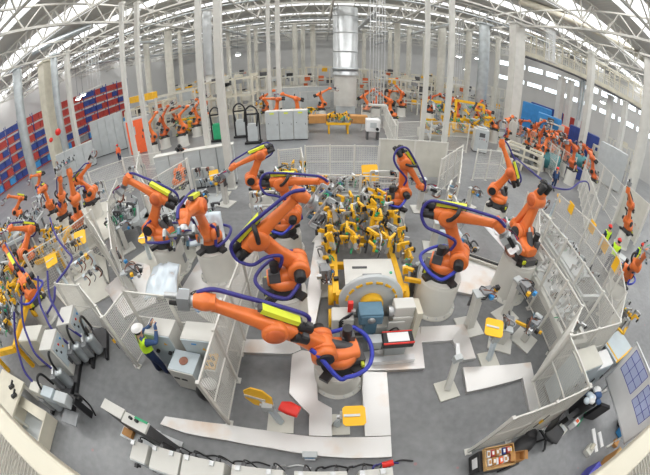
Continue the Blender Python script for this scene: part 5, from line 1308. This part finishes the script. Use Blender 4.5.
cabinet('control_cabinet', 'larger grey cabinet with a cream top behind the corner fence', 'cabinet', (5.98, 1.80, 0), R(-4), .9, .6, 1.5, 2, 'bluegrey', 'bluegrey', topm='offwhite')
cabinet('control_cabinet', 'lower grey cabinet with a white slanted lid, right of the cream topped one', 'cabinet', (6.95, 1.72, 0), R(-4), .85, .5, 1.15, 2, 'bluegrey', 'bluegrey', topm='paper')
o = thing('clamp_table', 'yellow tool frame with grey clamps at the right edge, beyond the marking table', 'tool frame', (9.8, 2.5, 0), R(20))
b = MB(); b.beam((-.7, 0, .9), (.7, 0, .9), .1, .1, 'yellow'); b.beam((-.7, .6, .9), (.7, .6, .9), .1, .1, 'yellow'); b.beam((-.7, 0, .9), (-.7, .6, .9), .1, .1, 'yellow'); b.beam((.7, 0, .9), (.7, .6, .9), .1, .1, 'yellow'); part('frame', b, o)
for x in (-.6, .6): b = MB(); b.box((x, .3, .43), (.1, .5, .86), 'grey'); part('leg', b, o)
add_clamps(o, [(rnd.uniform(-.6, .6), rnd.uniform(0, .6), .9) for _ in range(9)], rnd, .9)
# trash heap by the corner
o = thing('waste_bin', 'black bin heaped with pale blue and white rags behind the corner fence', 'bin', (6.35, .98, 0), R(-20))
b = MB(); b.lathe([(.22, 0), (.28, .7), (.30, .72), (.27, .72)], 'black', n=20); part('drum', b, o)
b = MB()
for k in range(9): b.sphere((rnd.uniform(-.25, .3), rnd.uniform(-.2, .2), .72 + rnd.uniform(0, .16)), rnd.uniform(.09, .15), ('bluewhite', 'paper', 'denim')[k % 3], (1.2, 1, .6), n=9, k=5)
part('rags', b, o, label='crumpled pale rags')
b = MB(); b.box((.45, -.1, .35), (.5, .12, .7), 'black', Matrix.Rotation(R(10), 3, 'Y')); solo('black_case', b, 'black flat case leaning right of the rag bin', 'case', (6.5, .85, 0), R(-30), bevel=.02)
# trolley full of cartons
tx, ty = 3.22, .60
o = thing('trolley', 'black trolley loaded with a wooden tray of small cartons under the front right fence', 'trolley', (tx, ty, 0), R(-8)); o.scale = (.8, .8, .8)
b = MB(); b.box((0, 0, .42), (.95, .58, .62), 'black'); b.box((-.49, 0, .5), (.02, .3, .3), 'paper'); part('body', b, o, bevel=.02)
b = MB(); b.box((.05, 0, .76), (.85, .62, .05), 'wood')
for s in (-1, 1): b.box((.05, s * .3, .83), (.85, .03, .14), 'wood'); b.box((.05 + s * .42, 0, .83), (.03, .62, .14), 'wood')
part('tray', b, o, label='wooden tray')
for sx in (-1, 1):
    for sy in (-1, 1): b = MB(); b.cyl((sx * .38, sy * .22 - .02, .06), (sx * .38, sy * .22 + .02, .06), .06, 'darkgrey', n=12); part('wheel', b, o)
cols = ['paper', 'red', 'card', 'paper', 'blue', 'red', 'yellow', 'paper', 'card', 'bluewhite', 'hiorange', 'paper', 'card', 'red']
nm = {'paper': 'white', 'red': 'red', 'card': 'tan', 'blue': 'blue', 'yellow': 'yellow', 'bluewhite': 'pale blue', 'hiorange': 'orange'}
pos_names = ['back row', 'front row']
for i, c in enumerate(cols):
    b = MB(); h = .10 + .04 * (i % 3); b.box((0, 0, h / 2), (.095, .19, h), c); b.box((0, -.0, h + .003), (.06, .1, .006), 'card' if c == 'paper' else 'paper')
    u = Vector((-.27 + (i % 7) * .108, .13 - (i // 7) * .24, .785)) * .8; ca_, sa_ = math.cos(R(-8)), math.sin(R(-8))
    solo('small_carton', b, '%s small carton, %s of the trolley tray, %s from its dark end' % (nm[c], pos_names[i // 7], ['first', 'second', 'third', 'fourth', 'fifth', 'sixth', 'last'][i % 7]), 'carton', (tx + u.x * ca_ - u.y * sa_, ty + u.x * sa_ + u.y * ca_, u.z), R(-8 + (i * 7) % 9 - 4), group='cartons on the trolley', bevel=.006).scale = (.8, .8, .8)
o = thing('carton', 'open tan carton on the near corner of the trolley tray', 'carton', (tx + .45, ty - .16, .57), R(-14)); o.scale = (.8, .8, .8)
b = MB()
for s in (-1, 1): b.box((s * .15, 0, .12), (.015, .26, .24), 'card'); b.box((0, s * .13, .12), (.3, .015, .24), 'card')
b.box((0, 0, .01), (.3, .26, .02), 'card'); part('body', b, o)
for s in (-1, 1): b = MB(); b.box((s * .21, 0, .25), (.13, .26, .01), 'card', Matrix.Rotation(s * R(20), 3, 'Y')); part('flap', b, o)
b = MB(); b.box((.56, -.2, .36), (.3, .26, .7), 'black'); part('side_rack', b, bpy.data.objects[[q.name for q in bpy.data.objects if q.get('label', '').startswith('black trolley')][0]])
# office chair and black bag
def m_chair(o):
    b = MB(); b.loft([(-.24, 0, .47, .2, .04), (-.1, 0, .46, .25, .05), (.15, 0, .46, .25, .05), (.24, 0, .47, .2, .04)], 'black'); part('seat', b, o)
    b = MB(); l = MB(); l.loft([(.5, 0, 0, .2, .03), (.65, 0, .03, .23, .04), (.95, 0, .02, .22, .04), (1.05, 0, 0, .16, .03)], 'black'); l.xform(Matrix.Translation((0, .27, 0)) @ Matrix.Rotation(R(90), 4, 'X')); part('backrest', l, o)
    b = MB(); b.cyl((0, 0, .1), (0, 0, .44), .035, 'darkgrey', n=12); part('column', b, o)
    for k in range(5):
        t = R(72 * k); b = MB(); b.beam((0, 0, .1), (.3 * math.cos(t), .3 * math.sin(t), .07), .05, .04, 'black'); b.sphere((.3 * math.cos(t), .3 * math.sin(t), .035), .035, 'black', n=8, k=5); part('leg', b, o)
o = thing('office_chair', 'black office chair standing under the front right fence', 'chair', (5.0, .62, 0), R(30)); m_chair(o)
b = MB(); b.sphere((0, 0, .16), .3, 'black', (1.5, .8, .6)); b.sphere((.3, .1, .2), .2, 'black', (1, .8, .7)); solo('work_jacket', b, 'crumpled black jacket lying between the trolley and the office chair', 'jacket', (4.25, .70, 0), R(15))
b = MB(); b.box((0, 0, .12), (.34, .3, .24), 'offwhite'); o = solo('white_box', b, 'white box on the floor just right of the office chair', 'box', (5.45, .62, 0), R(20), bevel=.01)
b = MB(); b.box((0, 0, .245), (.26, .2, .01), 'greylight'); part('lid', b, o)
b = MB(); b.box((0, 0, .5), (.5, .14, .06), 'black'); o = solo('bench', b, 'black low bench between the office chair and the rag bin', 'bench', (5.75, .84, 0), R(8))
for x in (-.2, .2): b = MB(); b.box((x, 0, .24), (.05, .14, .47), 'black'); part('leg', b, o)
b = MB(); b.box((0, 0, .13), (.25, .16, .26), 'paper'); b.box((.02, .0, .27), (.1, .1, .02), 'hiorange'); o = solo('tissue_box', b, 'white and orange box beside the fence corner at the right', 'box', (6.05, .62, 0), R(15), bevel=.01)
b = MB(); b.cyl((0, 0, .03), (.5, .25, .03), .02, 'green', n=8); solo('green_rod', b, 'thin green rod lying on the floor below the rag bin', 'rod', (6.25, .5, 0))
for x, y, rz, t in ((6.75, -.22, 78, 'long white plastic strip on the floor at the lower right, longer one'), (7.0, -.32, 82, 'shorter white plastic strip on the floor beside the long one')):
    b = MB(); b.box((0, 0, .02), (.75 if 'long w' in t else .5, .13, .04), 'paper'); solo('plastic_strip', b, t, 'strip', (x, y, 0), R(rz))
b = MB(); b.box((0, 0, .08), (.3, .26, .16), 'offwhite'); o = solo('floor_socket', b, 'small cream box with a yellowish stub on the floor at the lower right', 'box', (6.35, -.38, 0), R(20), bevel=.01)
b = MB(); b.cyl((0, 0, .16), (.12, .05, .26), .07, 'cream', n=12); part('stub', b, o)
b = MB(); b.box((0, 0, .3), (.7, .45, .6), 'card'); o = solo('wooden_crate', b, 'orange brown wooden box at the bottom edge beside the platform rail', 'box', (6.75, -1.25, 0), R(20), bevel=.01)
b = MB(); b.box((0, 0, .61), (.72, .47, .03), 'wood'); part('lid', b, o)
b = MB(); b.box((0, 0, .25), (.5, .45, .5), 'boardline'); solo('blue_box', b, 'dark blue box left of the orange brown box at the bottom edge', 'box', (6.0, -1.12, 0), R(15), bevel=.02)
b = MB(); b.box((0, 0, .2), (.35, .3, .4), 'skyblue'); solo('blue_bucket', b, 'blue tub below the whiteboard at the right edge', 'tub', (7.95, -.55, 0), R(10), bevel=.04)
b = MB(); b.box((0, 0, .35), (.4, .3, .7), 'black'); solo('black_bag', b, 'black bag hanging low at the near end of the whiteboard', 'bag', (8.15, -.28, 0), R(30), bevel=.06)
b = MB(); b.box((0, 0, .06), (.22, .2, .12), 'card'); solo('small_carton', b, 'small brown carton on the floor under the whiteboard', 'carton', (7.55, -.78, 0), R(30), bevel=.01)
b = MB(); b.box((0, 0, 0), (.05, .05, .12), 'yellow'); b.cyl((0, 0, -.3), (0, 0, .3), .012, 'darkgrey', n=8)
for x, y, t in ((4.1, .98, 'yellow gate latch on the front right fence'), (-4.98, 3.05, 'yellow gate latch on the narrow gate beside the man')):
    q = MB(); q.join(b); solo('gate_latch', q, t, 'latch', (x, y - .06, 1.2))

# ------------------------------------------------------------------ far halls: containers, machine frames, hose stands
def container(label, px, py, w, d, h, m, rz=0, dist=40, name='container'):
    o = thing(name, label, 'container', settle(px, py, dist, w, d + .2, R(rz)), R(rz))
    b = MB(); b.box((0, 0, h / 2 + .15), (w, d, h), m); part('body', b, o)
    for k in range(int(w / .6) + 1): b = MB(); b.box((-w / 2 + k * w / int(w / .6), -d / 2 - .03, h / 2 + .15), (.1, .12, h), m); part('rib', b, o)
    for s in (-1, 1): b = MB(); b.box((s * w * .35, 0, .08), (.3, d, .16), 'darkgrey'); part('foot', b, o)
def roll(label, px, py, r, L_, rz):
    q = fl(px, py); claim(q.x, q.y, L_, 2 * r, R(rz)); o = thing('coil_tank', label, 'tank', q, R(rz)); b = MB(); b.cyl((-L_ / 2, 0, r + .25), (L_ / 2, 0, r + .25), r, 'teal', n=24); part('drum', b, o)
    for s in (-1, 1): b = MB(); b.box((s * L_ * .3, 0, .22), (.15, r * 1.4, .44), 'grey'); part('cradle', b, o)
roll('dark teal drum lying beyond the right aisle, left of two', 546, 171, .75, 2.0, -35)
roll('dark teal drum lying under the tall screen, right of two', 578, 172, .8, 2.4, -35)
b = MB(); b.box((0, 0, .5), (1.6, 1.2, 1.0), 'blue'); solo('tool_bin', b, 'dark blue bin between the two teal drums', 'bin', fl(572, 176), R(-35), bevel=.03)
b = MB(); b.box((0, 0, .4), (2.2, 1.2, .8), 'card'); solo('pallet_box', b, 'tan pallet box behind the two teal drums', 'box', fl(560, 155), R(-35), bevel=.02)
container('bright blue container just right of the wide box column', 539, 95, 4.0, 2, 4.7, 'skyblue', -40, 41)
container('second bright blue container further right under the footbridge', 552, 105, 3.0, 2, 4.1, 'skyblue', -45, 37)
container('dark blue container between the two bright ones, far behind', 549, 95, 5.0, 2, 4.8, 'blue', -42, 46)
container('orange red container in the crowded right cell', 564, 110, 2.4, 1.6, 3.3, 'hiorange', -45, 33)
container('dark blue container under the right half of the footbridge', 588, 115, 4.0, 2, 4.0, 'blue', -52, 38)
container('dull red container beyond the crowded right cell', 570, 103, 5.0, 2, 4.6, 'red', -50, 43)
container('pale machine block near the right wall, behind the tall screen', 618, 135, 3.4, 2, 4.0, 'greylight', -60, 34)
def frame_machine(label, px, py, w, d, h, m='offwhite', seed=0, rz=0, dist=None):
    r2 = random.Random(seed); q = settle(px, py, dist, w + .3, d + .3, R(rz)); o = thing('machine_frame', label, 'machine frame', (q.x + math.sin(R(rz)) * d / 2, q.y - math.cos(R(rz)) * d / 2, 0), R(rz)); n = max(2, round(w / 1.6))
    for i in range(n + 1):
        for y in (0, d): b = MB(); x = -w / 2 + w * i / n; b.box((x, y, h / 2), (.16, .16, h), m); part('upright', b, o)
    for z in (h * .35, h * .68, h):
        b = MB()
        for y in (0, d): b.box((0, y, z), (w, .14, .16), m)
        for s in (-1, 1): b.box((s * w / 2, d / 2, z), (.14, d, .16), m)
        part('cross_beam', b, o)
    for k in range(int(w * 2.6)):
        b = MB(); c = r2.choice(['greylight', 'darkgrey', 'yellow', 'darkgrey', 'grey', 'orange_dull', 'offwhite', 'black', 'cream']); s = r2.uniform(.3, .9)
        b.box((r2.uniform(-w / 2 + .3, w / 2 - .3), r2.uniform(.1, d - .1), r2.choice([.35, .68, 1]) * h - s / 2 + .1 + s * r2.choice([0, 1]) * .5), (s, s * .7, s), c); part('module', b, o)
    return o
FM = [('cream machine frame with yellow modules right of the galvanised duct column', 232, 112, 5, 2, 5.2, 31), ('cream machine frame between the duct column and the white cabinet row', 252, 110, 4, 2, 5.0, 30),
      ('white machine frame behind the bending orange robot', 292, 100, 6, 2.5, 4.4, 33), ('pale machine frame left of the big duct tower, far behind', 324, 98, 5, 2.5, 5.6, 40),
      ('grey machine frame right of the big duct tower, far behind', 364, 96, 5, 2.5, 5.4, 40), ('pale machine frame behind the tilted robot right of the tower', 402, 100, 7, 2.5, 4.4, 38),
      ('long low machine frame far behind the white posts', 425, 97, 8, 3, 4.6, 44), ('machine frame with orange modules left of the round galvanised column', 462, 101, 7, 3, 4.2, 42),
      ('pale frame left of the galvanised duct column, behind the orange robots', 176, 112, 7, 3, 4.6, 37), ('pale machine frame behind the orange door booth', 152, 118, 5, 3, 4.2, 33),
      ('far pale frame at the far left end of the hall', 200, 96, 9, 3, 5.0, 52), ('far pale frame in the middle of the hall under the round lamp', 250, 93, 12, 3, 5.5, 50),
      ('far low frame at the back right of the hall', 395, 90, 14, 3, 5.0, 56), ('frame full of dark red modules in the crowded right cell', 572, 128, 3.4, 1.5, 3.2, 33),
      ('frame with grey modules at the right end of the crowded cell', 606, 146, 3.0, 1.4, 3.2, 30), ('pale frame beyond the right aisle, before the crowded cell', 528, 138, 3, 1.4, 1.7, 25),
      ('far pale frame behind the galvanised column on the right', 498, 100, 8, 3, 5.4, 48), ('pale shelf frame near the right wall under the footbridge', 622, 140, 6, 2.5, 4.5, 37),
      ('far cream frame behind the right white post pair', 445, 95, 9, 3, 5.2, 52), ('frame with dark modules in the middle of the crowded right cell', 552, 125, 3, 1.4, 3.6, 36), ('far frame with pale modules left of the orange robots at the back', 215, 105, 5, 2.5, 4.8, 42),
      ('far frame right behind the white cabinet row', 280, 95, 8, 3, 5.2, 44)]
for i, (t, px, py, w, d, h, dist) in enumerate(FM): frame_machine(t, px, py, w, d, h, 'offwhite' if i % 3 else 'cream', i, -45 if px > 520 else 0, dist)
def hose_stand(label, px, py, g=False):
    o = thing('hose_stand', label, 'hose stand', fl(px, py))
    for s in (-1, 1): b = MB(); b.box((s * .55, 0, 1.2), (.1, .1, 2.4), 'black'); part('upright', b, o)
    b = MB(); b.box((0, 0, 2.4), (1.2, .12, .12), 'black'); part('cross_bar', b, o); b = MB(); b.box((0, 0, .1), (1.3, .8, .14), 'black'); part('foot_plate', b, o)
    b = MB(); b.box((0, .1, .9), (.8, .5, 1.4), 'green' if g else 'greylight'); part('pump_box', b, o)
    b = MB(); b.tube([(-.4, -.1, 1.5), (-.5, -.2, 2.6), (0, -.2, 3.1), (.5, -.2, 2.6), (.35, -.1, 1.4)], .07, 'black', 8); part('hose', b, o)
hose_stand('black framed hose stand with a green pump, left of three beside the duct column', 219, 141, True)
hose_stand('black framed hose stand with an arched hose, middle of three', 242, 137)
hose_stand('black framed hose stand right of three, next to the white cabinet row', 254, 143)
# loose hose arcs on the right, between the raised robot and the long fences
b = MB(); b.tube([fl(516, 158, 2.0), fl(530, 170, 2.6), fl(545, 182, 2.6), fl(556, 188, 2.0), fl(570, 189, 2.0), fl(580, 182, 2.3), fl(588, 183, 2.2), fl(590, 196, 1.2)], .05, 'hose_blue', 8)
solo('cable_hose', b, 'long dark blue hose arching from the raised robot to the yellow plates', 'hose')
b = MB(); b.tube([fl(50, 218, 2.4), fl(56, 236, 2.0), fl(66, 250, 1.6), fl(72, 258, 1.5), fl(66, 270, 1.6), fl(56, 284, 1.6), fl(54, 300, 1.4), fl(47, 314, 1.2)], .045, 'hose_blue', 8)
solo('cable_hose', b, 'dark blue hose hanging over the left mesh fence towards the weld carts', 'hose')
